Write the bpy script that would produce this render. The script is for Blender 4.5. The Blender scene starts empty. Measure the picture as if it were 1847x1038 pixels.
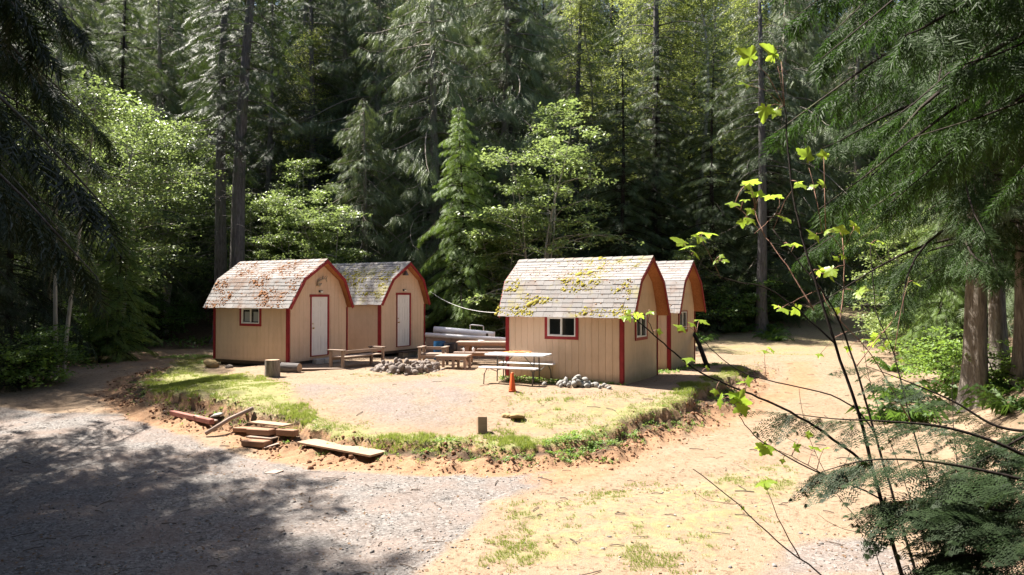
import bpy, math, random
import numpy as np
from math import sin, cos, pi, radians, sqrt, atan2
from mathutils import Vector, Matrix, Euler
random.seed(7); RNG = np.random.default_rng(7)
scene = bpy.context.scene
COL = scene.collection

# ------------------------------------------------------------------ camera
CZ = 3.2                 # camera height above the lowest road
F = 1290.0; CX = 923.5; HY = 538.0      # focal length and horizon, in photograph pixels
cam_d = bpy.data.cameras.new('camera'); cam = bpy.data.objects.new('camera', cam_d)
COL.objects.link(cam); scene.camera = cam
cam_d.sensor_width = 36.0; cam_d.lens = 36.0 * F / 1847.0
cam_d.clip_start = 0.05; cam_d.clip_end = 600
cam.location = (0, 0, CZ)
cam.rotation_euler = (radians(90) + math.atan((HY - 519.0) / F), 0, 0)

# ------------------------------------------------------------------ light
SUN_EL = radians(58); SHX, SHY = 0.85, -0.527         # direction in which shadows fall
w = bpy.data.worlds.new('World'); scene.world = w; w.use_nodes = True
nt = w.node_tree; bg = nt.nodes['Background']
sky = nt.nodes.new('ShaderNodeTexSky'); sky.sky_type = 'NISHITA'; sky.sun_disc = False
sky.sun_elevation = SUN_EL; sky.sun_rotation = atan2(-SHX, -SHY)
sky.air_density = 1.0; sky.dust_density = 2.0; sky.ozone_density = 0.6
nt.links.new(sky.outputs[0], bg.inputs[0]); bg.inputs[1].default_value = 0.06
sd_ = bpy.data.lights.new('sun', 'SUN'); sd_.energy = 5.0; sd_.angle = radians(0.53); sd_.color = (1, 0.94, 0.84)
sun = bpy.data.objects.new('sun', sd_); COL.objects.link(sun); sun.location = (-20, 20, 40)
_d = Vector((SHX * cos(SUN_EL), SHY * cos(SUN_EL), -sin(SUN_EL)))
sun.rotation_euler = _d.to_track_quat('-Z', 'Y').to_euler()
scene.view_settings.view_transform = 'Standard'; scene.view_settings.look = 'None'
scene.view_settings.gamma = 1.0; scene.view_settings.use_curve_mapping = False
scene.view_settings.exposure = 1.95
scene.render.engine = 'CYCLES'
scene.cycles.max_bounces = 8; scene.cycles.diffuse_bounces = 4; scene.cycles.transmission_bounces = 6
scene.cycles.sample_clamp_indirect = 6

# ------------------------------------------------------------------ numpy noise
def _lat(seed):
    return np.random.default_rng(seed).random((256, 256))
_LATS = {}
def vnoise(x, y, seed=0):
    if seed not in _LATS: _LATS[seed] = _lat(seed)
    t = _LATS[seed]
    x = np.asarray(x, float); y = np.asarray(y, float)
    xi = np.floor(x).astype(int); yi = np.floor(y).astype(int)
    fx = x - xi; fy = y - yi; fx = fx * fx * (3 - 2 * fx); fy = fy * fy * (3 - 2 * fy)
    a = t[xi % 256, yi % 256]; b = t[(xi + 1) % 256, yi % 256]
    c = t[xi % 256, (yi + 1) % 256]; d = t[(xi + 1) % 256, (yi + 1) % 256]
    return (a * (1 - fx) + b * fx) * (1 - fy) + (c * (1 - fx) + d * fx) * fy
def fbm(x, y, seed=0, o=4):
    s = 0; a = .5; n = 0
    for k in range(o):
        s = s + a * vnoise(x * 2 ** k, y * 2 ** k, seed + k); n += a; a *= .5
    return s / n
def ss(a, b, x):
    t = np.clip((np.asarray(x, float) - a) / (b - a), 0, 1); return t * t * (3 - 2 * t)

# ------------------------------------------------------------------ terrain
MOUND = [(-11.3, 22.0), (-10.3, 19.6), (-9.2, 18.5), (-7.7, 17.4), (-6.3, 16.5), (-5.0, 15.5), (-3.2, 14.1), (-1.7, 13.6), (-.25, 13.5),
         (1.3, 14.0), (2.4, 15.1), (4.1, 17.0), (5.7, 19.5), (7.2, 22.5), (9.0, 26.0), (8.6, 31), (0, 33), (-8, 32), (-12, 28)]
def poly_sd(x, y, poly):
    """signed distance, positive inside"""
    x = np.asarray(x, float); y = np.asarray(y, float)
    d = np.full(x.shape, 1e9); ins = np.zeros(x.shape, bool)
    n = len(poly)
    for i in range(n):
        x0, y0 = poly[i]; x1, y1 = poly[(i + 1) % n]
        ex, ey = x1 - x0, y1 - y0
        t = np.clip(((x - x0) * ex + (y - y0) * ey) / (ex * ex + ey * ey), 0, 1)
        d = np.minimum(d, np.hypot(x - x0 - t * ex, y - y0 - t * ey))
        c = (y0 > y) != (y1 > y)
        ins ^= c & (x < ex * (y - y0) / (ey if ey else 1e-9) + x0)
    return np.where(ins, d, -d)
def mound_sd(x, y):
    s = poly_sd(x, y, MOUND)
    near = ss(26, 22, y)
    return s + near * ((fbm(x * 1.1, y * 1.1, 21) - .5) * .8 + (fbm(x * 5, y * 5, 31, 2) - .5) * .3)
def terrain(x, y, fine=True):
    x = np.asarray(x, float); y = np.asarray(y, float)
    zb = -3.1 + .8 * ss(13, 27, y)
    h = y - 34 + 3 * (fbm(x * .08, 0 * x, 5) - .5)
    zb = zb + .205 * np.where(h > 3, h, np.where(h < -3, 0, (h + 3) ** 2 / 12))
    zb = zb + 1.5 * ss(.2, 4, x - .56 * y - .2) * ss(9, 14, y)
    zb = zb + .12 * np.maximum(0, -x - 13 - .25 * y)
    s = mound_sd(x, y)
    zt = -2.27 - .56 * ss(18.6, 13.2, y) - .28 * ss(-7.6, -10.6, x) * ss(27, 22, y)
    zt = np.maximum(zt, zb + .02)
    back = ss(22, 27, y)
    k = (.5 * ss(-.95, .05, s) + .5 * ss(-.07, .1, s)) * (1 - back) + back * ss(-1.2, .8, s)
    z = zb + (zt - zb) * k
    if fine:
        rut = lambda c: np.exp(-((np.hypot(x + 4, y - 27) - c) / .22) ** 2) * ss(0, -1.4, s) * ss(22, 17, y)
        z = z - .035 * (rut(16.2) + rut(17.8)) + .012 * rut(17.0)
        z = z + (fbm(x * .5, y * .5, 41) - .5) * .16 + (fbm(x * 3, y * 3, 51, 3) - .5) * .035
        lip = np.exp(-((s + .3) / .45) ** 2) * (1 - back)
        z = z + lip * ((fbm(x * 4.5, y * 4.5, 61, 4) - .5) * .30)
    return z + CZ
def tz(x, y): return float(terrain(np.array([x]), np.array([y]))[0])
_Y = np.concatenate([np.arange(4, 45, .04), np.arange(45, 120, .3)])
def ground_at(px, py, dz=0.0):
    """world point on the terrain that the photograph shows at this pixel"""
    X = (px - CX) / F * _Y; Z = CZ + (HY - py) / F * _Y
    t = terrain(X, _Y) + dz
    i = np.argmax(Z <= t)
    if Z[i] > t[i]: i = len(_Y) - 1
    return Vector((float(X[i]), float(_Y[i]), float(t[i] - dz)))
def at_depth(px, py, Y): return Vector(((px - CX) / F * Y, Y, CZ + (HY - py) / F * Y))

# ------------------------------------------------------------------ mesh helpers
def np_mesh(name, V, T, mat=None, attrs=None, smooth=False):
    V = np.ascontiguousarray(V, np.float32); T = np.ascontiguousarray(T, np.int32)
    k = T.shape[1]
    me = bpy.data.meshes.new(name)
    me.vertices.add(len(V)); me.vertices.foreach_set('co', V.ravel())
    me.loops.add(T.size); me.loops.foreach_set('vertex_index', T.ravel())
    me.polygons.add(len(T)); me.polygons.foreach_set('loop_start', np.arange(0, T.size, k, dtype=np.int32))
    if smooth: me.polygons.foreach_set('use_smooth', np.ones(len(T), bool))
    me.update(calc_edges=True)
    for a, v in (attrs or {}).items():
        at = me.attributes.new(a, 'FLOAT', 'POINT'); at.data.foreach_set('value', np.ascontiguousarray(v, np.float32))
    if mat: me.materials.append(mat)
    return me
def link(name, me, parent=None, loc=(0, 0, 0), rot=(0, 0, 0), scale=(1, 1, 1)):
    o = bpy.data.objects.new(name, me); COL.objects.link(o)
    o.location = loc; o.rotation_euler = rot; o.scale = scale
    if parent is not None: o.parent = parent
    return o
def tag(o, label=None, cat=None, group=None, kind=None):
    if label: o['label'] = label
    if cat: o['category'] = cat
    if group: o['group'] = group
    if kind: o['kind'] = kind
    return o
def thing(name, label, cat, loc=(0, 0, 0), rz=0.0, group=None, rot=None):
    o = link(name, None, None, loc, rot if rot else (0, 0, rz)); o.empty_display_size = .3
    return tag(o, label, cat, group)
BOXF = [(0, 3, 2, 1), (4, 5, 6, 7), (0, 1, 5, 4), (1, 2, 6, 5), (2, 3, 7, 6), (3, 0, 4, 7)]
class MB:
    """collects boxes, tubes and lumps into one mesh"""
    def __init__(s): s.v = []; s.f = []; s.sm = []
    def add(s, V, Fc, smooth=False):
        n = len(s.v); s.v += [tuple(p) for p in V]; s.f += [tuple(i + n for i in f) for f in Fc]; s.sm += [smooth] * len(Fc)
        return s
    def box(s, c, d, R=None, taper=1.0, bev=0.0):
        hx, hy, hz = d[0] / 2, d[1] / 2, d[2] / 2
        P = [(-hx, -hy, -hz), (hx, -hy, -hz), (hx, hy, -hz), (-hx, hy, -hz)]
        P += [(x * taper, y * taper, hz) for x, y, _ in P]
        P = [Vector(p) for p in P]
        if R is not None: P = [R @ p for p in P]
        c = Vector(c); return s.add([p + c for p in P], BOXF)
    def prism(s, prof, y0, y1, axis='y'):
        n = len(prof)
        if axis == 'y': V = [(a, y0, b) for a, b in prof] + [(a, y1, b) for a, b in prof]
        else: V = [(y0, a, b) for a, b in prof] + [(y1, a, b) for a, b in prof]
        Fc = [tuple(range(n)), tuple(reversed(range(n, 2 * n)))] + [(i, (i + 1) % n, n + (i + 1) % n, n + i)[::-1] for i in range(n)]
        return s.add(V, Fc)
    def tube(s, pts, r, n=8, smooth=True, cap=True, wob=0):
        pts = [Vector(p) for p in pts]; m = len(pts)
        rs = r if hasattr(r, '__len__') else [r] * m
        V = []; up = Vector((0.13, 0.31, 1)).normalized()
        for i, p in enumerate(pts):
            d = (pts[min(i + 1, m - 1)] - pts[max(i - 1, 0)]).normalized()
            a = d.cross(up)
            if a.length < .2: a = d.cross(Vector((1, 0, 0)))
            a.normalize(); b = a.cross(d)
            for k in range(n):
                t = 2 * pi * k / n; rr = rs[i] * (1 + (random.random() - .5) * wob)
                V.append(p + (a * cos(t) + b * sin(t)) * rr)
        Fc = [(i * n + k, i * n + (k + 1) % n, (i + 1) * n + (k + 1) % n, (i + 1) * n + k) for i in range(m - 1) for k in range(n)]
        s.add(V, Fc, smooth)
        if cap: s.f += [tuple(len(s.v) - m * n + k for k in range(n))[::-1], tuple(len(s.v) - n + k for k in range(n))]; s.sm += [False, False]
        return s
    def mesh(s, name, mat=None):
        me = bpy.data.meshes.new(name); me.from_pydata(s.v, [], s.f)
        me.polygons.foreach_set('use_smooth', s.sm)
        if mat: me.materials.append(mat)
        me.update(); return me
    def build(s, name, mat, parent=None, **k): return link(name, s.mesh(name, mat), parent, **k)
def bevel(o, w=.006, seg=1):
    m = o.modifiers.new('bevel', 'BEVEL'); m.width = w; m.segments = seg; m.limit_method = 'ANGLE'; return o
ICO = None
def lump_verts(seed, r=1.0, amp=.25, sub=1):
    """an irregular rock or clod: jittered icosphere"""
    t = (1 + sqrt(5)) / 2
    V = [(-1, t, 0), (1, t, 0), (-1, -t, 0), (1, -t, 0), (0, -1, t), (0, 1, t), (0, -1, -t), (0, 1, -t), (t, 0, -1), (t, 0, 1), (-t, 0, -1), (-t, 0, 1)]
    T = [(0, 11, 5), (0, 5, 1), (0, 1, 7), (0, 7, 10), (0, 10, 11), (1, 5, 9), (5, 11, 4), (11, 10, 2), (10, 7, 6), (7, 1, 8), (3, 9, 4), (3, 4, 2), (3, 2, 6), (3, 6, 8), (3, 8, 9), (4, 9, 5), (2, 4, 11), (6, 2, 10), (8, 6, 7), (9, 8, 1)]
    V = [Vector(v).normalized() for v in V]
    for _ in range(sub):
        c = {}; T2 = []
        def mid(a, b):
            k = (min(a, b), max(a, b))
            if k not in c: c[k] = len(V); V.append(((V[a] + V[b]) / 2).normalized())
            return c[k]
        for a, b, d in T:
            e, f, g = mid(a, b), mid(b, d), mid(d, a); T2 += [(a, e, g), (b, f, e), (d, g, f), (e, f, g)]
        T = T2
    R = random.Random(seed); ax = [Vector((R.gauss(0, 1), R.gauss(0, 1), R.gauss(0, 1))).normalized() for _ in range(7)]
    am = [R.uniform(.55, .95) for _ in ax]
    out = []
    for v in V:
        k = 1.0
        for a, m in zip(ax, am):
            dd = v.dot(a)
            if dd > m: k = min(k, m / dd)         # flat facets, like broken stone
        k *= 1 + amp * (R.random() - .5) * .35
        out.append(v * k * r)
    return np.array([tuple(v) for v in out]), np.array(T)
# ------------------------------------------------------------------ materials
class NM:
    """small node-tree writer"""
    def __init__(s, name):
        s.m = bpy.data.materials.new(name); s.m.use_nodes = True; s.t = s.m.node_tree; s.n = s.t.nodes; s.l = s.t.links
        s.b = s.n['Principled BSDF']; s.out = s.n['Material Output']
    def new(s, typ, **k):
        o = s.n.new(typ)
        for a, v in k.items(): setattr(o, a, v)
        return o
    def lk(s, a, b): s.l.new(a, b)
    def coord(s, kind='Object', scale=(1, 1, 1)):
        tc = s.new('ShaderNodeTexCoord'); mp = s.new('ShaderNodeMapping'); mp.inputs['Scale'].default_value = scale
        s.lk(tc.outputs[kind], mp.inputs[0]); return mp.outputs[0]
    def pos(s, scale=(1, 1, 1)):
        g = s.new('ShaderNodeNewGeometry'); mp = s.new('ShaderNodeMapping'); mp.inputs['Scale'].default_value = scale
        s.lk(g.outputs['Position'], mp.inputs[0]); return mp.outputs[0]
    def noise(s, vec, scale, detail=4, rough=.6, dist=0):
        o = s.new('ShaderNodeTexNoise'); o.inputs['Scale'].default_value = scale; o.inputs['Detail'].default_value = detail
        o.inputs['Roughness'].default_value = rough; o.inputs['Distortion'].default_value = dist
        s.lk(vec, o.inputs['Vector']); return o.outputs['Fac']
    def voro(s, vec, scale, feat='F1', out='Distance'):
        o = s.new('ShaderNodeTexVoronoi'); o.inputs['Scale'].default_value = scale; o.feature = feat
        s.lk(vec, o.inputs['Vector']); return o.outputs[out]
    def ramp(s, fac, stops, interp='LINEAR'):
        o = s.new('ShaderNodeValToRGB'); cr = o.color_ramp; cr.interpolation = interp
        while len(cr.elements) < len(stops): cr.elements.new(.5)
        for e, (p, c) in zip(cr.elements, stops):
            e.position = p; e.color = (c, c, c, 1) if not hasattr(c, '__len__') else (*c[:3], 1)
        s.lk(fac, o.inputs[0]); return o.outputs[0]
    def mix(s, fac, a, b, mode='MIX'):
        o = s.new('ShaderNodeMix', data_type='RGBA', blend_type=mode)
        for v, i in ((fac, 0), (a, 6), (b, 7)):
            if hasattr(v, 'is_output'): s.lk(v, o.inputs[i])
            elif i == 0: o.inputs[0].default_value = v
            else: o.inputs[i].default_value = (*v[:3], 1)
        return o.outputs[2]
    def math(s, op, a, b=0.0, clamp=False):
        o = s.new('ShaderNodeMath', operation=op); o.use_clamp = clamp
        for v, i in ((a, 0), (b, 1)):
            if hasattr(v, 'is_output'): s.lk(v, o.inputs[i])
            else: o.inputs[i].default_value = v
        return o.outputs[0]
    def attr(s, name, out='Fac'):
        o = s.new('ShaderNodeAttribute'); o.attribute_name = name; return o.outputs[out]
    def objrand(s): return s.new('ShaderNodeObjectInfo').outputs['Random']
    def bump(s, h, strength=.3, dist=.02, prev=None):
        o = s.new('ShaderNodeBump'); o.inputs['Strength'].default_value = strength; o.inputs['Distance'].default_value = dist
        s.lk(h, o.inputs['Height'])
        if prev is not None: s.lk(prev, o.inputs['Normal'])
        return o.outputs[0]
    def fin(s, col=None, rough=.7, normal=None, spec=.3, metal=0):
        if col is not None:
            if hasattr(col, 'is_output'): s.lk(col, s.b.inputs['Base Color'])
            else: s.b.inputs['Base Color'].default_value = (*col[:3], 1)
        if hasattr(rough, 'is_output'): s.lk(rough, s.b.inputs['Roughness'])
        else: s.b.inputs['Roughness'].default_value = rough
        s.b.inputs['Specular IOR Level'].default_value = spec; s.b.inputs['Metallic'].default_value = metal
        if normal is not None: s.lk(normal, s.b.inputs['Normal'])
        return s.m
M = {}
def shade(c, k): return tuple(x * k for x in c)
def painted(name, c, rough=.6, scale=6, var=.12, grain=None):
    m = NM(name); v = m.coord('Object', grain or (1, 1, 1)); n = m.noise(v, scale, 6)
    col = m.mix(m.ramp(n, [(.3, 0), (.7, 1)]), shade(c, 1 - var), shade(c, 1 + var))
    fine = m.noise(v, scale * 12, 3)
    return m.fin(col, rough, m.bump(fine, .25, .004))
def siding(name):
    m = NM(name); v = m.coord('Object', (14, 14, 1.2)); n = m.noise(v, 5, 5)
    c = (.71, .525, .375)
    col = m.mix(m.ramp(n, [(.3, 0), (.75, 1)]), shade(c, .90), shade(c, 1.06))
    p = m.pos(); big = m.noise(p, 1.4, 4)
    col = m.mix(m.math('MULTIPLY', m.ramp(big, [(.5, 0), (.8, 1)]), .3), col, (.36, .25, .16))
    sp = m.pos(); st = m.noise(sp, 3.2, 5)      # mud splash near the sill
    g = m.new('ShaderNodeNewGeometry'); sx = m.new('ShaderNodeSeparateXYZ'); m.lk(g.outputs['Position'], sx.inputs[0])
    low = m.ramp(m.math('SUBTRACT', m.math('ADD', sx.outputs[2], m.math('MULTIPLY', st, .3)), CZ - 2.3), [(.15, 1), (.45, 0)])
    col = m.mix(m.math('MULTIPLY', low, .65), col, (.33, .23, .13))
    stv = m.noise(m.pos((5, 5, .35)), 1.6, 4); col = m.mix(m.math('MULTIPLY', m.ramp(stv, [(.52, 0), (.72, 1)]), .30), col, (.42, .285, .17))
    r = m.objrand(); col = m.mix(m.math('MULTIPLY', r, .12), col, (.40, .28, .17))
    return m.fin(col, .75, m.bump(m.noise(v, 22, 4), .35, .006), .2)
def wood(name, c, c2, rough=.8, gs=(2, 22, 22), knots=True):
    m = NM(name); v = m.coord('Object', gs); n = m.noise(v, 3, 8, .65, .4)
    col = m.mix(m.ramp(n, [(.3, 0), (.7, 1)]), c, c2)
    v2 = m.coord('Object'); b = m.noise(v2, 2.5, 4); col = m.mix(m.math('MULTIPLY', m.ramp(b, [(.45, 0), (.75, 1)]), .45), col, shade(c, .55))
    col = m.mix(m.math('MULTIPLY', m.objrand(), .35), col, shade(c2, .75))
    return m.fin(col, rough, m.bump(n, .5, .008), .2)
def bark(name, c, c2, sc=1.0, furrow=.5):
    m = NM(name); v = m.coord('Object', (6 * sc, 6 * sc, .8 * sc)); n = m.noise(v, 2.5, 9, .7, .6)
    col = m.mix(m.ramp(n, [(.35, 0), (.65, 1)]), c, c2)
    b = m.noise(m.coord('Object', (1, 1, .6)), 1.3, 5); col = m.mix(m.ramp(b, [(.55, 0), (.72, .5)]), col, (.10, .12, .05))
    return m.fin(col, .9, m.bump(n, furrow, .05), .15)
def leafmat(name, c_dark, c_lite, trans=.45, rough=.5, spec=.35, tcol=None):
    m = NM(name); t = m.attr('tint'); r = m.objrand()
    v = m.pos(); n = m.noise(v, .7, 3)
    f = m.math('ADD', m.math('MULTIPLY', t, .62), m.math('ADD', m.math('MULTIPLY', r, .2), m.math('MULTIPLY', n, .35)), True)
    col = m.mix(f, c_dark, c_lite)
    m.fin(col, rough, None, spec)
    tr = m.new('ShaderNodeBsdfTranslucent')
    tc = m.mix(.5, col, tcol or (c_lite[0] * 2.0, c_lite[1] * 2.0, c_lite[2] * .9), 'MIX'); m.lk(tc, tr.inputs[0])
    mx = m.new('ShaderNodeMixShader'); mx.inputs[0].default_value = trans
    m.lk(m.b.outputs[0], mx.inputs[1]); m.lk(tr.outputs[0], mx.inputs[2]); m.lk(mx.outputs[0], m.out.inputs[0])
    return m.m
M['siding'] = siding('tan_siding_paint')
M['red'] = painted('barn_red_paint', (.26, .022, .026), .5, 5, .18)
M['white'] = painted('white_paint', (.78, .76, .72), .45, 3, .05)
M['vinyl'] = painted('white_vinyl', (.74, .74, .72), .4, 3, .04)
M['grey_wood'] = wood('weathered_wood', (.22, .165, .13), (.33, .25, .20))
M['brown_wood'] = wood('brown_wood', (.22, .12, .075), (.34, .20, .13))
M['pale_wood'] = wood('pale_fresh_wood', (.30, .205, .135), (.40, .28, .195))
M['pink_wood'] = wood('sunbleached_wood', (.26, .185, .15), (.37, .285, .24))
M['red_wood'] = wood('red_stained_wood', (.24, .085, .07), (.34, .15, .12))
M['dark_wood'] = wood('dark_damp_wood', (.07, .05, .04), (.13, .10, .08))
M['osb'] = wood('orange_osb_sheathing', (.36, .13, .05), (.58, .27, .12), .8, (9, 9, 9))
M['knob'] = NM('brass_knob').fin((.55, .38, .15), .3, None, .5, 1)
M['black_metal'] = NM('black_metal').fin((.03, .03, .035), .4, None, .5, 0)
M['grey_metal'] = NM('grey_tube_metal').fin((.16, .155, .15), .4, None, .5, .6)
M['white_plastic'] = painted('white_plastic', (.72, .72, .74), .35, 2, .04)
M['orange'] = painted('orange_cone_plastic', (.70, .12, .035), .45, 3, .06)
M['blue'] = painted('blue_barrel_plastic', (.02, .10, .23), .35, 3, .08)
M['black_plastic'] = painted('black_plastic', (.02, .02, .026), .35, 3, .1)
M['cord_orange'] = NM('orange_cord').fin((.75, .28, .10), .5)
M['cable'] = NM('white_cable').fin((.7, .7, .68), .5)
M['antler'] = painted('weathered_antler', (.36, .30, .22), .6, 20, .3)
M['lamp_glass'] = NM('porch_lamp_glass').fin((.75, .74, .68), .15, None, .5)
M['concrete'] = painted('concrete_block', (.36, .34, .31), .9, 12, .2)
m = NM('window_glass'); M['glass'] = m.fin((.012, .015, .015), .04, None, .6)
m = NM('window_curtain'); M['curtain'] = m.fin((.30, .32, .33), .25, None, .6)
def shingle_mat(name='asphalt_shingle', tint=None, thr=.5):
    m = NM(name); r = m.objrand(); v = m.coord('Object')
    c = m.ramp(r, [(0, (.20, .187, .18)), (.5, (.245, .23, .223)), (1, (.30, .28, .27))])
    g = m.noise(m.pos(), 160, 2); c = m.mix(.5, c, m.ramp(g, [(.35, (.14, .133, .13)), (.65, (.34, .325, .32))]))
    b = m.noise(m.pos(), 2.2, 5); c = m.mix(m.ramp(b, [(.5, 0), (.7, .5)]), c, (.24, .165, .13))
    if tint:
        b2 = m.noise(m.pos(), 1.7, 6, .68); b3 = m.noise(m.pos(), 26, 3)
        k = m.math('MULTIPLY', m.ramp(b2, [(thr, 0), (thr + .1, 1)]), m.ramp(b3, [(.35, .25), (.6, .85)])); c = m.mix(k, c, tint)
    return m.fin(c, .9, m.bump(g, .4, .004), .2)
SHM = [shingle_mat('shingle_brown_growth', (.17, .095, .06), .50), shingle_mat('shingle_olive_growth', (.31, .28, .11), .53), shingle_mat('shingle_olive_growth_sparse', (.28, .245, .09), .55), shingle_mat('shingle_litter_growth', (.16, .10, .075), .54)]
def mossmat(name, a, b):
    m = NM(name); t = m.attr('tint'); n = m.noise(m.pos(), 30, 4)
    c = m.mix(m.math('ADD', m.math('MULTIPLY', t, .6), m.math('MULTIPLY', n, .5), True), a, b)
    return m.fin(c, .95, m.bump(n, .8, .02), .1)
M['moss_brown'] = mossmat('dry_brown_moss', (.13, .055, .03), (.33, .17, .085))
M['moss_yellow'] = mossmat('yellow_green_moss', (.15, .13, .025), (.34, .29, .055))
M['moss_dark'] = mossmat('needle_litter', (.12, .075, .05), (.32, .22, .16))
def stonemat(name, a, b):
    m = NM(name); n = m.noise(m.coord('Object'), 5, 7, .65); c = m.mix(n, a, b); c = m.mix(m.math('MULTIPLY', m.objrand(), .4), c, shade(b, .6))
    return m.fin(c, .85, m.bump(m.noise(m.coord('Object'), 14, 6), .5, .03), .25)
M['stone'] = stonemat('grey_fieldstone', (.12, .10, .088), (.29, .24, .21))
M['stone_pale'] = stonemat('pale_fieldstone', (.22, .21, .20), (.40, .385, .365))
M['stone_yellow'] = stonemat('yellow_clay_rock', (.26, .17, .08), (.38, .28, .14))
# bark
M['bark_fir'] = bark('grey_fir_bark', (.05, .044, .043), (.17, .155, .15), 1, .6)
M['bark_cedar'] = bark('stringy_cedar_bark', (.11, .092, .078), (.33, .29, .25), 1.2, .6)
M['bark_pale'] = bark('pale_alder_bark', (.18, .17, .14), (.42, .40, .35), .8, .3)
M['bark_dark'] = bark('dark_twig_bark', (.012, .009, .008), (.035, .026, .022), 3, .3)
M['bark_pink'] = bark('reddish_twig_bark', (.20, .11, .08), (.38, .22, .17), 3, .3)
# foliage
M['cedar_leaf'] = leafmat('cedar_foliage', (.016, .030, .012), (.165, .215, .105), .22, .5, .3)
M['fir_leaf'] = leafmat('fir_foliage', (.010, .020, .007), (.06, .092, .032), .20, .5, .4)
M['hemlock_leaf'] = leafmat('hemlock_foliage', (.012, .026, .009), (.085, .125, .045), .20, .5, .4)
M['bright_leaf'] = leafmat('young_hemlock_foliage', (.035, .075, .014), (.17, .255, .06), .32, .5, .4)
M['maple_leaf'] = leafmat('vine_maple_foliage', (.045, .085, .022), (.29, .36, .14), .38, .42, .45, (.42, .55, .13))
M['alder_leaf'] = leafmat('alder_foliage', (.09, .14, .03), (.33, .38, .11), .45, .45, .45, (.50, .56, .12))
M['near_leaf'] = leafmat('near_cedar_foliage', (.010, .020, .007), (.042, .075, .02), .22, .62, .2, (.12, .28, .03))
M['dark_leaf'] = leafmat('shaded_conifer_foliage', (.010, .018, .007), (.032, .05, .018), .16, .55, .3)  # conifer green darkened in the colour itself, for trees seen in shade
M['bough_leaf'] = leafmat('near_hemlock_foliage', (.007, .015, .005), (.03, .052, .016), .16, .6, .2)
M['fern_leaf'] = leafmat('undergrowth_foliage', (.02, .05, .012), (.09, .16, .035), .4, .5, .4)
M['big_leaf'] = leafmat('maple_sapling_leaf', (.13, .24, .02), (.28, .40, .04), .6, .4, .4, (.48, .64, .07))
M['grass'] = leafmat('grass_blades', (.08, .12, .025), (.22, .26, .075), .45, .6, .2)
M['weed'] = leafmat('weed_leaves', (.05, .11, .02), (.20, .30, .07), .4, .5, .3)
M['litter'] = leafmat('fallen_leaves', (.07, .04, .025), (.24, .15, .09), .2, .7, .2)

def ground_mat():
    m = NM('ground_surface'); p = m.pos()
    a_g = m.attr('gravel'); a_e = m.attr('earth'); a_m = m.attr('moss'); a_f = m.attr('forest')
    n1 = m.noise(p, .9, 6, .65); n2 = m.noise(p, 7, 6, .7); n3 = m.noise(p, 45, 4, .7)
    def thr(a, n, w=.18):   # mask + noise, sharpened
        return m.ramp(m.math('ADD', a, m.math('MULTIPLY', m.math('SUBTRACT', n, .5), 1.1)), [(.5 - w, 0), (.5 + w, 1)])
    # gravel: crushed grey-pink stone
    peb = m.voro(p, 30, 'F1', 'Color'); pv = m.new('ShaderNodeSeparateColor'); m.lk(peb, pv.inputs[0])
    gc = m.ramp(pv.outputs[0], [(0, (.085, .077, .073)), (.45, (.15, .137, .13)), (.8, (.19, .174, .165)), (1, (.25, .235, .225))])
    gc = m.mix(m.ramp(n1, [(.42, 0), (.66, .65)]), gc, (.20, .15, .125))
    gc = m.mix(m.ramp(n2, [(.55, 0), (.8, .35)]), gc, (.11, .09, .077))
    # dry dirt
    dc = m.ramp(n2, [(.25, (.19, .135, .09)), (.55, (.245, .18, .125)), (.8, (.29, .23, .17))])
    dc = m.mix(m.math('MULTIPLY', m.ramp(n3, [(.4, 0), (.7, 1)]), .3), dc, (.19, .12, .08))
    # red earth
    ec = m.ramp(n2, [(.25, (.17, .10, .06)), (.55, (.28, .17, .10)), (.85, (.34, .235, .16))])
    ec = m.mix(m.ramp(n3, [(.45, 0), (.75, .5)]), ec, (.15, .075, .045))
    # moss / short grass
    mc = m.ramp(n2, [(.25, (.175, .145, .085)), (.5, (.21, .20, .088)), (.75, (.25, .24, .125))])
    mc = m.mix(m.ramp(n3, [(.4, 0), (.7, .45)]), mc, (.13, .15, .035))
    # forest duff
    fc = m.ramp(n2, [(.25, (.045, .03, .02)), (.55, (.10, .065, .045)), (.85, (.19, .12, .08))])
    fc = m.mix(m.ramp(n1, [(.5, 0), (.7, .5)]), fc, (.05, .07, .025))
    sp = m.voro(p, 21, 'F1', 'Color'); spv = m.new('ShaderNodeSeparateColor'); m.lk(sp, spv.inputs[0])
    dc = m.mix(m.ramp(spv.outputs[1], [(.86, 0), (.9, .6)]), dc, (.11, .075, .05)); dc = m.mix(m.ramp(n1, [(.48, 0), (.62, .4)]), dc, (.20, .135, .085))
    c = m.mix(thr(a_g, n1), dc, gc); c = m.mix(thr(a_e, n1), c, ec)
    c = m.mix(thr(a_m, m.math('ADD', m.math('MULTIPLY', n2, .6), m.math('MULTIPLY', n1, .4)), .12), c, mc)
    c = m.mix(thr(a_f, n1), c, fc)
    pebh = m.voro(p, 38); h = m.math('ADD', m.math('MULTIPLY', n3, .7), m.math('MULTIPLY', pebh, -.6))
    b1 = m.bump(n2, .5, .05); b2 = m.bump(h, .55, .02, b1)
    return m.fin(c, .95, b2, .12)
M['ground'] = ground_mat()
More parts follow.
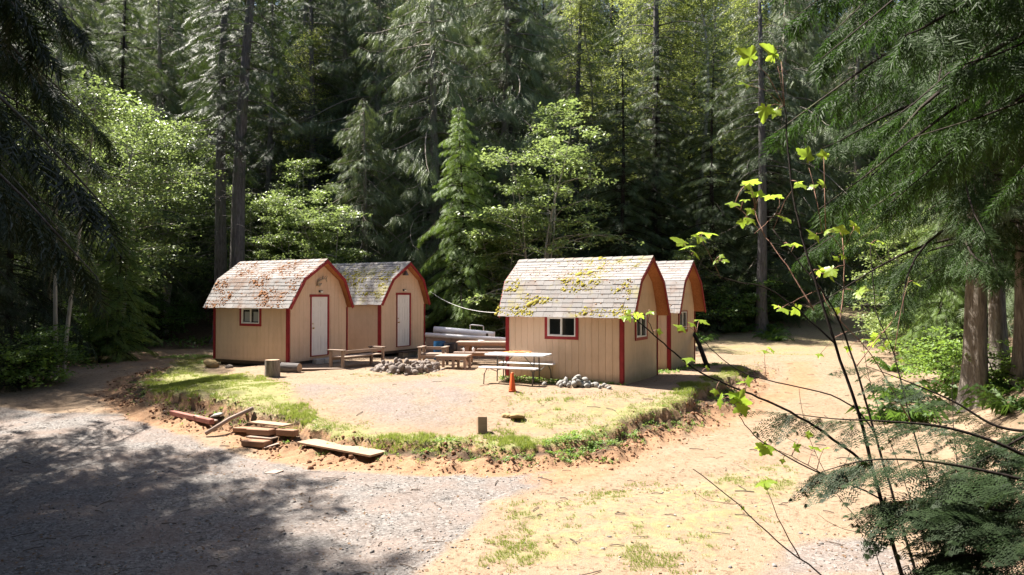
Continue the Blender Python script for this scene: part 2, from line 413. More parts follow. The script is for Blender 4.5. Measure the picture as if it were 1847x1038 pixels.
# ------------------------------------------------------------------ ground
def wpoly(px): return [tuple(ground_at(*p)[:2]) if p[0] > -1 or True else p for p in px]
P_ROAD = wpoly([(2, 735), (120, 745), (235, 745), (330, 785), (420, 815), (520, 838), (640, 852), (760, 858), (900, 850), (1010, 843), (1000, 870), (880, 905), (860, 950), (800, 1000), (760, 1030)]) + [(-1.2, 5), (-1.2, -4), (-30, -4), (-30, 16), (-18, 20)]
P_YARD = wpoly([(505, 690), (700, 690), (870, 668), (880, 720), (930, 742), (800, 778), (700, 772), (600, 742), (520, 715)])
P_YARD2 = wpoly([(1400, 985), (1560, 955), (1640, 1000), (1650, 1037), (1380, 1037)])
P_MOSSL = wpoly([(240, 705), (300, 655), (385, 630), (386, 668), (520, 688), (560, 735), (650, 762), (760, 785), (760, 800), (600, 785), (480, 757), (350, 735)])
P_MOSSR = wpoly([(900, 705), (1120, 705), (1290, 700), (1320, 715), (1200, 750), (1100, 778), (900, 796), (800, 796), (900, 750)])
P_LAWN = wpoly([(880, 910), (1000, 880), (1200, 860), (1420, 810), (1500, 850), (1400, 960), (1300, 1037), (790, 1037), (870, 960)])
P_PATH = [(5.5, 30), (9, 37), (14, 40), (19, 46), (24, 60), (30, 60), (27, 46), (23, 38), (17, 33), (12, 27)]
P_FOR_L = [(-18.5, 14), (-17.5, 22), (-16.5, 27), (-16.2, 31), (-18.5, 38), (-60, 60), (-60, -6), (-14, -6), (-13.5, 8)]
RED_SWEEP = [tuple(ground_at(*p)[:2]) for p in [(1000, 862), (1100, 815), (1200, 780), (1300, 748), (1400, 715), (1450, 690), (1440, 655)]]
def band(x, y, pl, wd):
    d = np.full(x.shape, 1e9)
    for (x0, y0), (x1, y1) in zip(pl[:-1], pl[1:]):
        ex, ey = x1 - x0, y1 - y0; t = np.clip(((x - x0) * ex + (y - y0) * ey) / (ex * ex + ey * ey), 0, 1)
        d = np.minimum(d, np.hypot(x - x0 - t * ex, y - y0 - t * ey))
    return np.exp(-(d / wd) ** 2)
def soft(x, y, p, wd): return ss(-wd, wd, poly_sd(x, y, p))
def masks(x, y):
    s = mound_sd(x, y)
    gravel = np.maximum(soft(x, y, P_ROAD, .45), np.maximum(soft(x, y, P_YARD, .8) * .55, soft(x, y, P_YARD2, .5) * .8))
    front = ss(26, 22, y)
    earth = (ss(-1.35, -.6, s) * ss(.25, -.1, s)) * front * (.95 - .35 * ss(1, 4, x))
    earth = np.maximum(earth, .72 * band(x, y, RED_SWEEP, .75))
    earth = np.maximum(earth, .45 * ss(-12, -14, x) * ss(22, 25, y) * ss(44, 40, y))
    crest = ss(-.12, .1, s) * ss(1.2, .35, s) * front
    moss = np.maximum.reduce([soft(x, y, P_MOSSL, .8) * .66, soft(x, y, P_MOSSR, .8) * .46, crest * .55, soft(x, y, P_LAWN, .7) * .44,
                              .42 * ss(-1.3, -.8, s) * ss(-.2, -.5, s) * front * ss(-.5, 1, x), .45 * soft(x, y, P_PATH, 2)])
    moss = moss * (1 - .75 * np.clip(earth, 0, 1) * (crest < .5))
    forest = np.maximum(ss(30, 34, y) * (1 - ss(-1.0, .6, poly_sd(x, y, P_PATH))), soft(x, y, P_FOR_L, 1.2))
    forest = np.maximum(forest, .52 * ss(.6, 2.6, x - .56 * y) * ss(8, 12, y))
    forest = np.maximum(forest, .75 * ss(48, 56, y))
    forest = np.maximum(forest, .70 * ss(-.42, -.25, s) * ss(.03, -.06, s) * front)          # dark topsoil showing under the turf lip
    return gravel, earth, moss, forest, s
def axis_pts(lo, a, b, hi, d):
    def out(st, en):
        v = []; x = st; k = d; sg = 1 if en > st else -1
        while (x - en) * sg < 0: k = min(k * 1.16, 2.5); x += sg * k; v.append(x)
        return v
    return np.array(out(a, lo)[::-1] + list(np.arange(a, b, d)) + out(b, hi))
gx = axis_pts(-75, -12.5, 13, 75, .085); gy = axis_pts(-12, 6.6, 27, 130, .085)
GX, GY = np.meshgrid(gx, gy, indexing='ij'); fx_, fy_ = GX.ravel(), GY.ravel()
gz = terrain(fx_, fy_)
mg, mea, mm, mf, msd = masks(fx_, fy_)
idx = np.arange(len(fx_)).reshape(GX.shape)
Q = np.stack([idx[:-1, :-1], idx[1:, :-1], idx[1:, 1:], idx[:-1, 1:]], -1).reshape(-1, 4)
qs = msd[Q[:, 0]]; qg = mg[Q[:, 0]]; qf = mf[Q[:, 0]]; qy = fy_[Q[:, 0]]
cls = np.zeros(len(Q), int)
cls[(qg > .5) & (qs < -.3)] = 1; cls[(qs > 0) & (qy < 33)] = 2; cls[(qf > .5)] = 3
V_all = np.stack([fx_, fy_, gz], -1)
for k, nm in enumerate(['ground', 'gravel_road', 'grassy_mound', 'forest_floor']):
    q = Q[cls == k]; u, inv = np.unique(q, return_inverse=True); inv = inv.reshape(q.shape)
    me = np_mesh(nm, V_all[u], inv, M['ground'], dict(gravel=mg[u], earth=mea[u], moss=mm[u], forest=mf[u]), True)
    # shared normals keep the seams between the four sheets invisible
    tag(link(nm, me), kind='structure')

# ------------------------------------------------------------------ loose stuff on the ground
def frame_from(d, n):
    d = d / np.linalg.norm(d, axis=1, keepdims=True)
    y = np.cross(n, d); y /= np.linalg.norm(y, axis=1, keepdims=True) + 1e-9
    z = np.cross(d, y); return np.stack([d, y, z], 1)          # rows: local axes
def scatter(tv, tt, pos, d, n, size):
    """one template stamped at many places; returns V, T, per-stamp index"""
    A = frame_from(d, n) * np.asarray(size).reshape(-1, 1, 1) if np.ndim(size) < 2 else frame_from(d, n) * size[:, :, None]
    V = np.einsum('vk,nkj->nvj', tv, A) + pos[:, None, :]
    T = tt[None] + (np.arange(len(pos)) * len(tv))[:, None, None]
    return V.reshape(-1, 3), T.reshape(-1, tt.shape[1]), np.repeat(np.arange(len(pos)), len(tv))
def in_view(x, y, pad=1.04): return (np.abs(x) < (923.5 / F) * y * pad + .4)
def sample_ground(n, y0, y1, prob, seed, near=1.0):
    r = np.random.default_rng(seed); xs = []; tot = 0
    while tot < n:
        y = y0 + (y1 - y0) * r.random(n * 3) ** near; x = (r.random(n * 3) * 2 - 1) * (.76 * y + .5)
        p = prob(x, y); k = r.random(len(x)) < p
        xs.append(np.stack([x[k], y[k]], -1)); tot += k.sum()
        if len(xs) > 40: break
    P = np.concatenate(xs)[:n]; return np.column_stack([P, terrain(P[:, 0], P[:, 1])]), r
# grass: tufts of blades
def tuft_template(nb, seed, lean=.5):
    r = np.random.default_rng(seed); V = []; T = []
    for i in range(nb):
        a = r.random() * 2 * pi; ln = .5 + .5 * r.random(); w_ = .035
        o = np.array([cos(a), sin(a), 0]) * .12 * r.random(); l = lean * (.3 + r.random())
        tip = o + np.array([cos(a) * l, sin(a) * l, 1]) * ln * .9; sd = np.array([-sin(a), cos(a), 0]) * w_
        k = len(V); V += [o - sd, o + sd, tip]; T.append((k, k + 1, k + 2))
    return np.array(V), np.array(T)
def grass_prob(x, y):
    g, e, m, f, s = masks(x, y); n = fbm(x * 1.3, y * 1.3, 91) * .6 + fbm(x * 6, y * 6, 95, 2) * .4
    crest = ss(-.3, 0, s) * ss(.6, .1, s) * ss(26, 22, y) * (fbm(x * 3, y * 3, 97) > .44)
    return np.clip(ss(.46, .62, n + (m - .5) * .45) * (m > .25) * m + crest * .4, 0, 1)
P, r = sample_ground(34000, 7, 30, grass_prob, 11, 1.2)
tv, tt = tuft_template(7, 3); n = len(P)
up = np.column_stack([r.normal(0, .12, n), r.normal(0, .12, n), np.ones(n)])
dd = np.column_stack([r.normal(0, 1, n), r.normal(0, 1, n), np.zeros(n)])
sz = r.uniform(.022, .06, n) * (1 + 1.1 * (mound_sd(P[:, 0], P[:, 1]) > -.1) * (fbm(P[:, 0], P[:, 1], 77) > .55))
V, T, ix = scatter(tv, tt, P, dd, up, sz)
tag(link('grass', np_mesh('grass', V, T, M['grass'], dict(tint=r.random(n)[ix]))), 'short yellow green grass and moss tufts over the mound and dirt', 'grass', kind='stuff')
# broad weeds along the crest, under the folding table, and beside the cabins
def leaf_tuft(nb, seed):
    r = np.random.default_rng(seed); V = []; T = []
    for i in range(nb):
        a = r.random() * 2 * pi; h = r.uniform(.2, 1); c = np.array([cos(a), sin(a), 0]); o = c * r.uniform(.0, .5) + np.array([0, 0, h * .6])
        s_ = np.array([-sin(a), cos(a), r.normal(0, .3)]) * .16; L = c * .42 + np.array([0, 0, r.normal(.0, .2)])
        k = len(V); V += [o, o + L * .5 + s_, o + L, o + L * .5 - s_]; T += [(k, k + 1, k + 2), (k, k + 2, k + 3)]
    return np.array(V), np.array(T)
def weeds(name, label, pts, size, seed, mat='weed'):
    r = np.random.default_rng(seed); tv, tt = leaf_tuft(9, seed); n = len(pts)
    up = np.column_stack([r.normal(0, .2, n), r.normal(0, .2, n), np.ones(n)]); dd = np.column_stack([r.normal(0, 1, n), r.normal(0, 1, n), np.zeros(n)])
    V, T, ix = scatter(tv, tt, pts, dd, up, r.uniform(.6, 1.3, n) * size)
    return tag(link(name, np_mesh(name, V, T, M[mat], dict(tint=r.random(n)[ix]))), label, 'weeds', kind='stuff')
def crest_prob(x, y):
    s = mound_sd(x, y); return np.clip(np.exp(-((s + .15) / .28) ** 2) * ss(25, 22, y) * (fbm(x * 1.6, y * 1.6, 105) > .46) * (fbm(x * 6, y * 6, 115) > .5) * (.35 + .65 * ss(-1, 1, x)), 0, 1)
P, r = sample_ground(1000, 12, 24, crest_prob, 13)
weeds('weeds', 'small leafy weeds along the broken edge of the mound', P, .075, 5)
def clump(cx, cy, rad, n, seed, ell=1.0, ang=0.0):
    r = np.random.default_rng(seed); a = r.random(n) * 2 * pi; q = np.sqrt(r.random(n)) * rad
    u, v = q * np.cos(a), q * np.sin(a) * ell; x = cx + u * cos(ang) - v * sin(ang); y = cy + u * sin(ang) + v * cos(ang)
    return np.column_stack([x, y, terrain(x, y)])
# clods of earth along the broken bank, pebbles on the road, dead leaves
def stones(name, label, cat, P, size, mat, seed, flat=.7):
    r = np.random.default_rng(seed); n = len(P); lv, lt = lump_verts(seed, 1, .4, 0); lv = lv * [1, .8, flat]
    dd = np.column_stack([r.normal(0, 1, n), r.normal(0, 1, n), r.normal(0, .3, n)]); up = np.column_stack([r.normal(0, .3, n), r.normal(0, .3, n), np.ones(n)])
    V, T, ix = scatter(lv, lt, P, dd, up, size)
    return tag(link(name, np_mesh(name, V, T, mat, dict(tint=r.random(n)[ix]))), label, cat, kind='stuff')
def clod_prob(x, y):
    s = mound_sd(x, y); return np.clip(np.exp(-((s + .35) / .38) ** 2), 0, 1) * ss(26, 22, y) * (fbm(x * 2.5, y * 2.5, 135) > .42)
M['clod'] = mossmat('red_earth_clod', (.11, .055, .032), (.27, .15, .09))
P, r = sample_ground(3400, 12, 24, clod_prob, 17)
stones('earth_clods', 'crumbled red earth clods along the broken edge of the mound', 'soil', P, r.gamma(2, .009, len(P)) + .006, M['clod'], 3)
def road_prob(x, y):
    g, e, m, f, s = masks(x, y); return np.clip(.12 + .88 * g, 0, 1) * (s < -.2) * (1 - .6 * f)
P, r = sample_ground(6500, 7, 22, road_prob, 19, 1.6)
M['pebble'] = mossmat('gravel_pebble', (.12, .108, .10), (.33, .31, .30))
stones('gravel', 'loose grey gravel pebbles on the road', 'gravel', P, r.gamma(2, .0042, len(P)) + .005, M['pebble'], 4)
def litter_prob(x, y):
    g, e, m, f, s = masks(x, y); return np.clip(.10 + .9 * f + .35 * (fbm(x, y, 145) > .55), 0, 1)
TW = MB(); rt = random.Random(8)
for _ in range(420):
    Yt = rt.uniform(7.5, 26); Xt = rt.uniform(-.74, .74) * Yt
    if mound_sd(np.array([Xt]), np.array([Yt]))[0] > .6 and rt.random() < .6: continue
    a = rt.random() * 6.28; L = rt.uniform(.06, .32); p0 = Vector((Xt, Yt, tz(Xt, Yt) + .012)); x1, y1 = Xt + cos(a) * L, Yt + sin(a) * L
    p1 = Vector((x1, y1, tz(x1, y1) + .012)); TW.tube([p0, (p0 + p1) / 2 + Vector((rt.gauss(0, .015), rt.gauss(0, .015), .01)), p1], rt.uniform(.003, .008), 4, False, False)
tag(TW.build('fallen_twigs', M['dark_wood']), 'small dark fallen twigs scattered over road and dirt', 'twigs', kind='stuff')
P, r = sample_ground(14000, 7, 45, litter_prob, 23, 1.3)
n = len(P); lv = np.array([(0, 0, 0), (.5, .3, .06), (1, 0, 0), (.5, -.3, .1)]); lt = np.array([(0, 1, 2), (0, 2, 3)])
V, T, ix = scatter(lv, lt, P + [0, 0, .008], np.column_stack([r.normal(0, 1, n), r.normal(0, 1, n), r.normal(0, .15, n)]), np.column_stack([r.normal(0, .3, n), r.normal(0, .3, n), np.ones(n)]), r.uniform(.02, .065, n))
tag(link('leaf_litter', np_mesh('leaf_litter', V, T, M['litter'], dict(tint=r.random(n)[ix]))), 'scattered brown dead leaves and needles on the ground', 'leaf litter', kind='stuff')
# ------------------------------------------------------------------ cabins
CW, CL, WH = 2.917, 3.519, 1.83
KX, KH, RH, SO = 1.012, 2.786, 3.437, .136
PROW = (.187, .29, .368); WIN_OH = (.353, .353, .353)
EAVE_H = WH - .03
def roof_h(y):                       # underside of the roof above local y
    a = abs(y)
    return RH - (RH - KH) * a / KX if a < KX else KH - (KH - EAVE_H) * (a - KX) / (CW / 2 + SO - KX)
_CACHE = {}
def board_mesh(w_, prof, t=.014):
    """vertical board; prof: [(x, z0, z1)] left and right ends"""
    key = (round(w_, 3), tuple(round(q, 3) for q in prof))
    if key not in _CACHE:
        b = MB(); z0a, z1a, z0b, z1b = prof; h = w_ / 2
        V = [(-h, -t, z0a), (h, -t, z0b), (h, -t, z1b), (-h, -t, z1a), (-h, 0, z0a), (h, 0, z0b), (h, 0, z1b), (-h, 0, z1a)]
        b.add(V, [(0, 1, 2, 3), (7, 6, 5, 4), (1, 0, 4, 5), (2, 1, 5, 6), (3, 2, 6, 7), (0, 3, 7, 4)])
        _CACHE[key] = b.mesh('siding_board', M['siding'])
    return _CACHE[key]
def wall_boards(wall, width, top, holes, gap=.008, pitch=.195, seam=None):
    """boards in wall-local space: x along the wall from -width/2, y = 0 outer face, looking along +y"""
    n = max(1, round(width / pitch)); p = width / n
    for i in range(n):
        x0 = -width / 2 + i * p + gap / 2; x1 = x0 + p - gap
        segs = [(0.0, None)] if seam is None else [(0.0, seam - .004), (seam + .004, None)]
        for z0, z1 in segs:
            ta = min(top(x0), z1) if z1 else top(x0); tb = min(top(x1), z1) if z1 else top(x1)
            if ta <= z0 + .02 and tb <= z0 + .02: continue
            ta = max(ta, z0 + .005); tb = max(tb, z0 + .005)
            spans = [(z0, ta, z0, tb)]
            for hx0, hx1, hz0, hz1 in holes:
                if x1 > hx0 + .01 and x0 < hx1 - .01:
                    ns = []
                    for a0, a1, b0, b1 in spans:
                        if a0 < hz0 - .02: ns.append((a0, min(a1, hz0), b0, min(b1, hz0)))
                        if a1 > hz1 + .02 or b1 > hz1 + .02: ns.append((max(a0, hz1), max(a1, hz1 + .004), max(b0, hz1), max(b1, hz1 + .004)))
                    spans = ns
            for sp in spans:
                link('siding_board', board_mesh(x1 - x0, sp), wall, ((x0 + x1) / 2, 0, 0))
def wall_panel(root, name_lab, width, top_pts, holes, loc, rz):
    """backing sheet just behind the boards, cut round each opening"""
    b = MB(); xs = sorted({-width / 2, width / 2, *[q[0] for q in top_pts], *[h for q in holes for h in q[:2]]})
    tp = lambda x: np.interp(x, [q[0] for q in top_pts], [q[1] for q in top_pts])
    for a, c in zip(xs[:-1], xs[1:]):
        segs = [(0, None)]
        for hx0, hx1, hz0, hz1 in holes:
            if a >= hx0 - 1e-6 and c <= hx1 + 1e-6: segs = [(0, hz0), (hz1, None)]
        for z0, z1 in segs:
            ta, tb = (tp(a), tp(c)) if z1 is None else (z1, z1)
            if ta - z0 < .005: continue
            V = [(a, 0, z0), (c, 0, z0), (c, 0, tb), (a, 0, ta), (a, .05, z0), (c, .05, z0), (c, .05, tb), (a, .05, ta)]
            b.add(V, [(0, 1, 2, 3), (7, 6, 5, 4), (1, 0, 4, 5), (3, 2, 6, 7)])
    return b.build('wall', M['siding'], root, loc=loc, rot=(0, 0, rz))
def window(wall, cx, z0, w_, h, right_open=False, curtain=False):
    """sliding window with red trim; wall-local, outer face at y = 0"""
    win = link('window', None, None)
    b = MB(); t = .085
    zt = z0 + h
    b.box((cx, -.012 - .012, z0 + t / 2), (w_, .024, t)); b.box((cx, -.024, zt - t / 2 + .03), (w_, .024, t - .06))
    for s in (-1, 1): b.box((cx + s * (w_ / 2 - t / 2), -.024, z0 + h / 2 + t / 2 - .013 + .0), (t, .024, h - t - .03 + .0))
    bpy.data.objects.remove(win)
    win = b.build('window', M['red'], wall)
    f = MB(); iw, ih = w_ - 2 * t, h - t - .03; zc = z0 + t + ih / 2; e = .035
    f.box((cx, -.014, zc - ih / 2 + e / 2), (iw, .04, e)); f.box((cx, -.014, zc + ih / 2 - e / 2), (iw, .04, e))
    for s in (-1, 1): f.box((cx + s * (iw / 2 - e / 2), -.014, zc), (e, .04, ih - 2 * e))
    f.box((cx, -.008, zc), (.04, .036, ih - 2 * e))
    f.build('frame', M['vinyl'], win)
    s_ = MB(); sw = iw / 2 - e - .02; q = .018; sx = cx - iw / 4 + .008
    s_.box((sx, -.002, zc - ih / 2 + e + q / 2), (sw, .02, q)); s_.box((sx, -.002, zc + ih / 2 - e - q / 2), (sw, .02, q)); 
    for s in (-1, 1): s_.box((sx + s * (sw / 2 - q / 2), -.002, zc), (q, .02, ih - 2 * e - 2 * q))
    s_.build('sash', M['vinyl'], win)
    for s in (-1, 1):
        MB().box((cx + s * (iw / 4 - .005), .016, zc), (iw / 2 - .02, .006, ih - .03)).build('pane', M['glass'], win)
        if curtain: MB().box((cx + s * (iw / 4 - .005) + .03, .0115, zc - .03), (iw / 3.4, .002, ih * .62)).build('curtain', M['curtain'], win)
    return win
def door(wall, cx, z0, w_, h, hinge=1):
    tr = MB(); t = .085
    tr.box((cx, -.026, z0 + h + t / 2), (w_ + 2 * t, .024, t))
    tr.box((cx + w_ / 2 + t / 2, -.026, z0 + h / 2), (t, .024, h)); tr.box((cx - w_ / 2 - .02, -.026, z0 + h / 2), (.04, .024, h))
    tr.box((cx, -.02, z0 - .0125), (w_ + .08, .05, .025))
    d = MB().box((cx, -.004, z0 + h / 2), (w_, .03, h)).build('door', M['white'], wall)
    tr.build('door_trim', M['red'], d)
    pw = (w_ - .30) / 2
    for s in (-1, 1):
        for pz, ph in ((.12 + .29, .58), (1.02 + .26, .58), (1.80 - .01, .22)):
            b = MB(); px = cx + s * (pw / 2 + .05); pz_ = z0 + pz * h / 2.03
            for q in (-1, 1):
                b.box((px, -.0215, pz_ + q * (ph / 2 - .014)), (pw, .007, .022)); b.box((px + q * (pw / 2 - .011), -.0215, pz_), (.022, .007, ph - .05))
            b.box((px, -.0205, pz_), (pw - .09, .004, ph - .1))
            b.build('door_panel', M['white'], d)
    k = MB(); kx = cx - hinge * (w_ / 2 - .065); k.tube([(kx, -.019, z0 + .95), (kx, -.05, z0 + .95), (kx, -.062, z0 + .95), (kx, -.085, z0 + .95), (kx, -.09, z0 + .95)], [.022, .014, .03, .028, .012], 10)
    k.build('door_knob', M['knob'], d); MB().tube([(kx, -.019, z0 + 1.10), (kx, -.035, z0 + 1.10)], .022, 10).build('deadbolt', M['knob'], d)
SH_TAB = None; SHI = 0
def shingle_mesh():
    global SH_TAB
    if SH_TAB is None:
        b = MB(); V = [(-.5, 0, .012), (.5, 0, .012), (.5, 1, .0015), (-.5, 1, .0015), (-.5, 0, 0), (.5, 0, 0), (.5, 1, 0), (-.5, 1, 0)]
        b.add(V, [(0, 1, 2, 3), (7, 6, 5, 4), (0, 4, 5, 1), (1, 5, 6, 2), (2, 6, 7, 3), (3, 7, 4, 0)])
        SH_TAB = [b.mesh('shingle', mm) for mm in SHM]
    return SH_TAB[SHI]
def cabin(label, loc, rz, door_right, moss, seed, side_win=True):
    R = random.Random(seed)
    root = thing('cabin', label, 'cabin', loc, rz, 'small barn-roofed cabins round the fire pit')
    hw, hl = CW / 2, CL / 2
    ohR, ohL = (PROW, WIN_OH) if door_right else (WIN_OH, PROW)
    # floor frame and skids
    MB().box((0, 0, -.055), (CL - .06, CW - .06, .11)).build('floor_frame', M['dark_wood'], root)
    for s in (-1, 0, 1): MB().box((0, s * (hw - .25), -.155), (CL - .2, .09, .09)).build('skid', M['dark_wood'], root)
    gable_top = [(-hw, WH), (-KX, KH - .03), (0, RH - .03), (KX, KH - .03), (hw, WH)]
    gt = lambda x: min(float(np.interp(x, [q[0] for q in gable_top], [q[1] for q in gable_top])), 9)
    def gable(sx, is_door):
        if is_door: hole = (-.43, .43, .12, 2.2); inner = (-.40, .40, .15, 2.175)
        else: hole = (-.5, .5, 1.15, 1.84); inner = hole
        holes = [hole]
        wl = wall_panel(root, '', CW, gable_top, [hole], (sx * (hl - .004), 0, 0), sx * pi / 2)
        wall_boards(wl, CW - .19, gt, holes, seam=2.42, gap=.0035)
        if is_door: door(wl, 0, .15, .80, 2.03)
        else: window(wl, -.02, 1.14, 1.02, .71)
        if is_door:
            lb = MB(); lb.box((.04, -.035, 2.37), (.16, .05, .07)); lt = lb.build('porch_lamp', M['black_metal'], wl)
            MB().box((.05, -.066, 2.355), (.10, .05, .06)).build('lamp_glass', M['lamp_glass'], lt)
        return wl
    wr = gable(1, door_right); wlft = gable(-1, not door_right)
    for sy in (-1, 1):
        hole = (-.5, .5, 1.19, 1.86) if sy < 0 and side_win else None
        wl = wall_panel(root, '', CL - .1, [(-CL / 2, WH), (CL / 2, WH)], [hole] if hole else [], (0, sy * (hw - .004), 0), 0 if sy < 0 else pi)
        wall_boards(wl, CL - .19, lambda x: WH, [hole] if hole else [], gap=.0028 if door_right else .008)
        if hole: window(wl, -.02 if not door_right else .03, 1.18, 1.02, .65, curtain=door_right)
    # corner boards (two faces each)
    for sx in (-1, 1):
        for sy in (-1, 1):
            b = MB(); b.box((sx * (hl - .032), sy * (hw + .0215), WH / 2 - .01), (.10, .023, WH - .02)); b.box((sx * (hl + .0215), sy * (hw - .018), WH / 2 - .01), (.023, .05 if (door_right or sx < 0) else .045, WH - .02))
            b.build('corner_board', M['red'], root)
    # roof deck: four slopes with thickness
    prof = [(-hw - SO, EAVE_H), (-KX, KH), (0, RH), (KX, KH), (hw + SO, EAVE_H)]
    oR = [ohR[0], ohR[1], ohR[2], ohR[1], ohR[0]]; oL = [ohL[0], ohL[1], ohL[2], ohL[1], ohL[0]]
    th = .035
    b = MB(); V = []
    nrm = []
    for i in range(5):
        a = Vector(prof[max(i - 1, 0)]); c = Vector(prof[min(i + 1, 4)]); t = (c - a).normalized(); nrm.append(Vector((-t.y, t.x)))
    for i, (y, z) in enumerate(prof):
        V += [(-hl - oL[i], y, z), (hl + oR[i], y, z), (hl + oR[i], y + nrm[i].x * th, z + nrm[i].y * th), (-hl - oL[i], y + nrm[i].x * th, z + nrm[i].y * th)]
    Fc = []
    for i in range(4):
        a, c = i * 4, i * 4 + 4
        for k in range(4): Fc.append((a + k, a + (k + 1) % 4, c + (k + 1) % 4, c + k))
    Fc += [(3, 2, 1, 0), (16, 17, 18, 19)]
    roof = b.add(V, Fc).build('roof', M['osb'], root)
    # shingles: each tab of the two near slopes is a piece; the far slopes are joined
    far = MB()
    def slope(p0, p1, o0L, o0R, o1L, o1R, rows, joined, ext):
        P0, P1 = Vector((0, *p0)), Vector((0, *p1)); d = (P1 - P0); ln = d.length; d /= ln
        nn = Vector((0, -d.z, d.y)); nn = nn if nn.z > 0 else -nn
        exx = ln / rows
        for r in range(rows):
            t = r / rows; tm = (r + .5) / rows
            xa = -hl - (o0L + (o1L - o0L) * t) - .012; xb = hl + (o0R + (o1R - o0R) * t) + .012
            base = P0 + d * (ln * t - (ext if r == 0 else 0)) + nn * (th + .003)
            x = xa - R.random() * .30 - (.15 if r % 2 else 0)
            while x < xb:
                a_, b_ = max(x, xa), min(x + .30, xb); x += .30
                if b_ - a_ < .03: continue
                hgt = exx * 1.08 + (ext if r == 0 else 0); wd = b_ - a_ - .006
                lift = R.random() * .003; droop = R.gauss(0, .005); curl = max(0, R.gauss(0, .018))
                Mt = Matrix(((1, 0, 0), (0, d.y, nn.y), (0, d.z, nn.z))).transposed()
                X = Vector((1, 0, 0)); sgn = 1 if d.y > 0 else -1
                c = base + Vector(((a_ + b_) / 2, 0, 0)) + nn * lift + d * droop
                if joined:
                    far.add([c + X * (u * wd) + d * (v * hgt) + nn * q for u, v, q in ((-.5, 0, .012), (.5, 0, .012), (.5, 1, .0015), (-.5, 1, .0015))], [(0, 1, 2, 3)])
                else:
                    o = link('shingle', shingle_mesh(), roof)
                    m4 = Matrix((X * wd, (d - nn * curl) * hgt, nn)).transposed().to_4x4(); c = c + nn * curl * hgt; m4.translation = c; o.matrix_local = m4
    slope(prof[0], prof[1], oL[0], oR[0], oL[1], oR[1], 8, False, .03)
    slope(prof[1], prof[2], oL[1], oR[1], oL[2], oR[2], 8, False, 0)
    slope(prof[4], prof[3], oL[4], oR[4], oL[3], oR[3], 8, True, .03)
    slope(prof[3], prof[2], oL[3], oR[3], oL[2], oR[2], 8, True, 0)
    tag(far.build('shingle_sheet', SHM[SHI], roof), kind='stuff')
    b = MB(); n = 14; xa, xb = -hl - oL[2] - .015, hl + oR[2] + .015
    for i in range(n):
        x0 = xa + (xb - xa) * i / n; x1 = xa + (xb - xa) * (i + 1.05) / n; x1 = min(x1, xb); lf = .012
        V = []
        for y_, z_ in ((-.13, -.083), (0, .0), (.13, -.083)): V += [(x0, y_, RH + th + .03 + z_), (x1, y_, RH + th + .03 + lf + z_)]
        b.add(V, [(0, 1, 3, 2), (2, 3, 5, 4)])
    b.build('ridge_cap', SHM[SHI], roof)
    # fascia boards, hanging a little below the deck
    for sx, oo in ((1, oR), (-1, oL)):
        for i in range(4):
            (y0, z0), (y1, z1) = prof[i], prof[i + 1]
            q0 = Vector((sx * (hl + oo[i]), y0, z0)); q1 = Vector((sx * (hl + oo[i + 1]), y1, z1))
            dn = Vector((0, 0, -1)); t = .024; o = Vector((sx * t, 0, 0)); dp = .115 if i in (1, 2) else .12
            nn = Vector((0, -(z1 - z0), (y1 - y0))).normalized()
            up = th * .95
            na = Vector((0, *nrm[i])); nb = Vector((0, *nrm[i + 1]))
            A, B_, C_, D_ = q0 + na * up, q1 + nb * up, q1 - nb * (dp - .035), q0 - na * (dp - .035)
            if i == 0: A += Vector((0, -.0, 0))
            V = [A, B_, C_, D_, A + o, B_ + o, C_ + o, D_ + o]
            b = MB().add(V, [(0, 1, 2, 3), (7, 6, 5, 4), (0, 4, 5, 1), (1, 5, 6, 2), (2, 6, 7, 3), (3, 7, 4, 0)])
            b.build('fascia_board', M['red'], roof)
    # moss and litter on the near slopes
    r = np.random.default_rng(seed)
    for mname, mat, thr_, sizes, n, sd2, bias in moss:
        L0 = Vector((0, *prof[0])); L1 = Vector((0, *prof[1])); L2 = Vector((0, *prof[2]))
        l1, l2 = (L1 - L0).length, (L2 - L1).length
        x = r.uniform(-hl - .3, hl + .15, n * 30); t = r.uniform(0, l1 + l2, n * 30)
        f = fbm(x * 1.7 + sd2, t * 2.1 + sd2, sd2, 4) * .75 + fbm(x * 7, t * 7, sd2 + 9, 2) * .25 + bias(x, t / (l1 + l2))
        k = np.where(f > thr_)[0][:n]
        x, t, f = x[k], t[k], f[k]
        low = (t < l1)[:, None]
        d1 = np.array((L1 - L0) / l1); d2 = np.array((L2 - L1) / l2); n1 = np.array((0, -d1[2], d1[1])); n2 = np.array((0, -d2[2], d2[1]))
        P = np.where(low, np.array(L0) + d1 * t[:, None], np.array(L1) + d2 * (t[:, None] - l1)); P[:, 0] = x
        nv = np.where(low, n1, n2); P = P + nv * (th + .012)
        lv, lt = lump_verts(seed + 3, 1, .5, 0); lv = lv * [1.35, 1, .5]
        s_ = r.gamma(2.2, sizes / 2.8, len(x)) * (.6 + 1.8 * np.clip(f - thr_, 0, .2))
        dd = np.column_stack([np.ones(len(x)), r.normal(0, .9, (len(x)))[:, None] * np.where(low, d1, d2)[:, 1:]])
        V, T, ix = scatter(lv, lt, P, dd, nv + r.normal(0, .12, nv.shape), s_)
        tag(link(mname, np_mesh(mname, V, T, mat, dict(tint=r.random(len(x))[ix])), roof), kind='stuff')
    # blocks under the floor
    for sx in (-.92, 0, .92):
        for sy in (-1, 1):
            lx, ly = sx * (hl - .2), sy * (hw - .25)
            wx = loc[0] + lx * cos(rz) - ly * sin(rz); wy = loc[1] + lx * sin(rz) + ly * cos(rz)
            g = tz(wx, wy) - loc[2]
            if -.20 - g > .02:
                MB().box((lx, ly, (g - .03 - .2) / 2), (.40, .20, -.2 - g + .03)).build('support_block', M['concrete'], root)
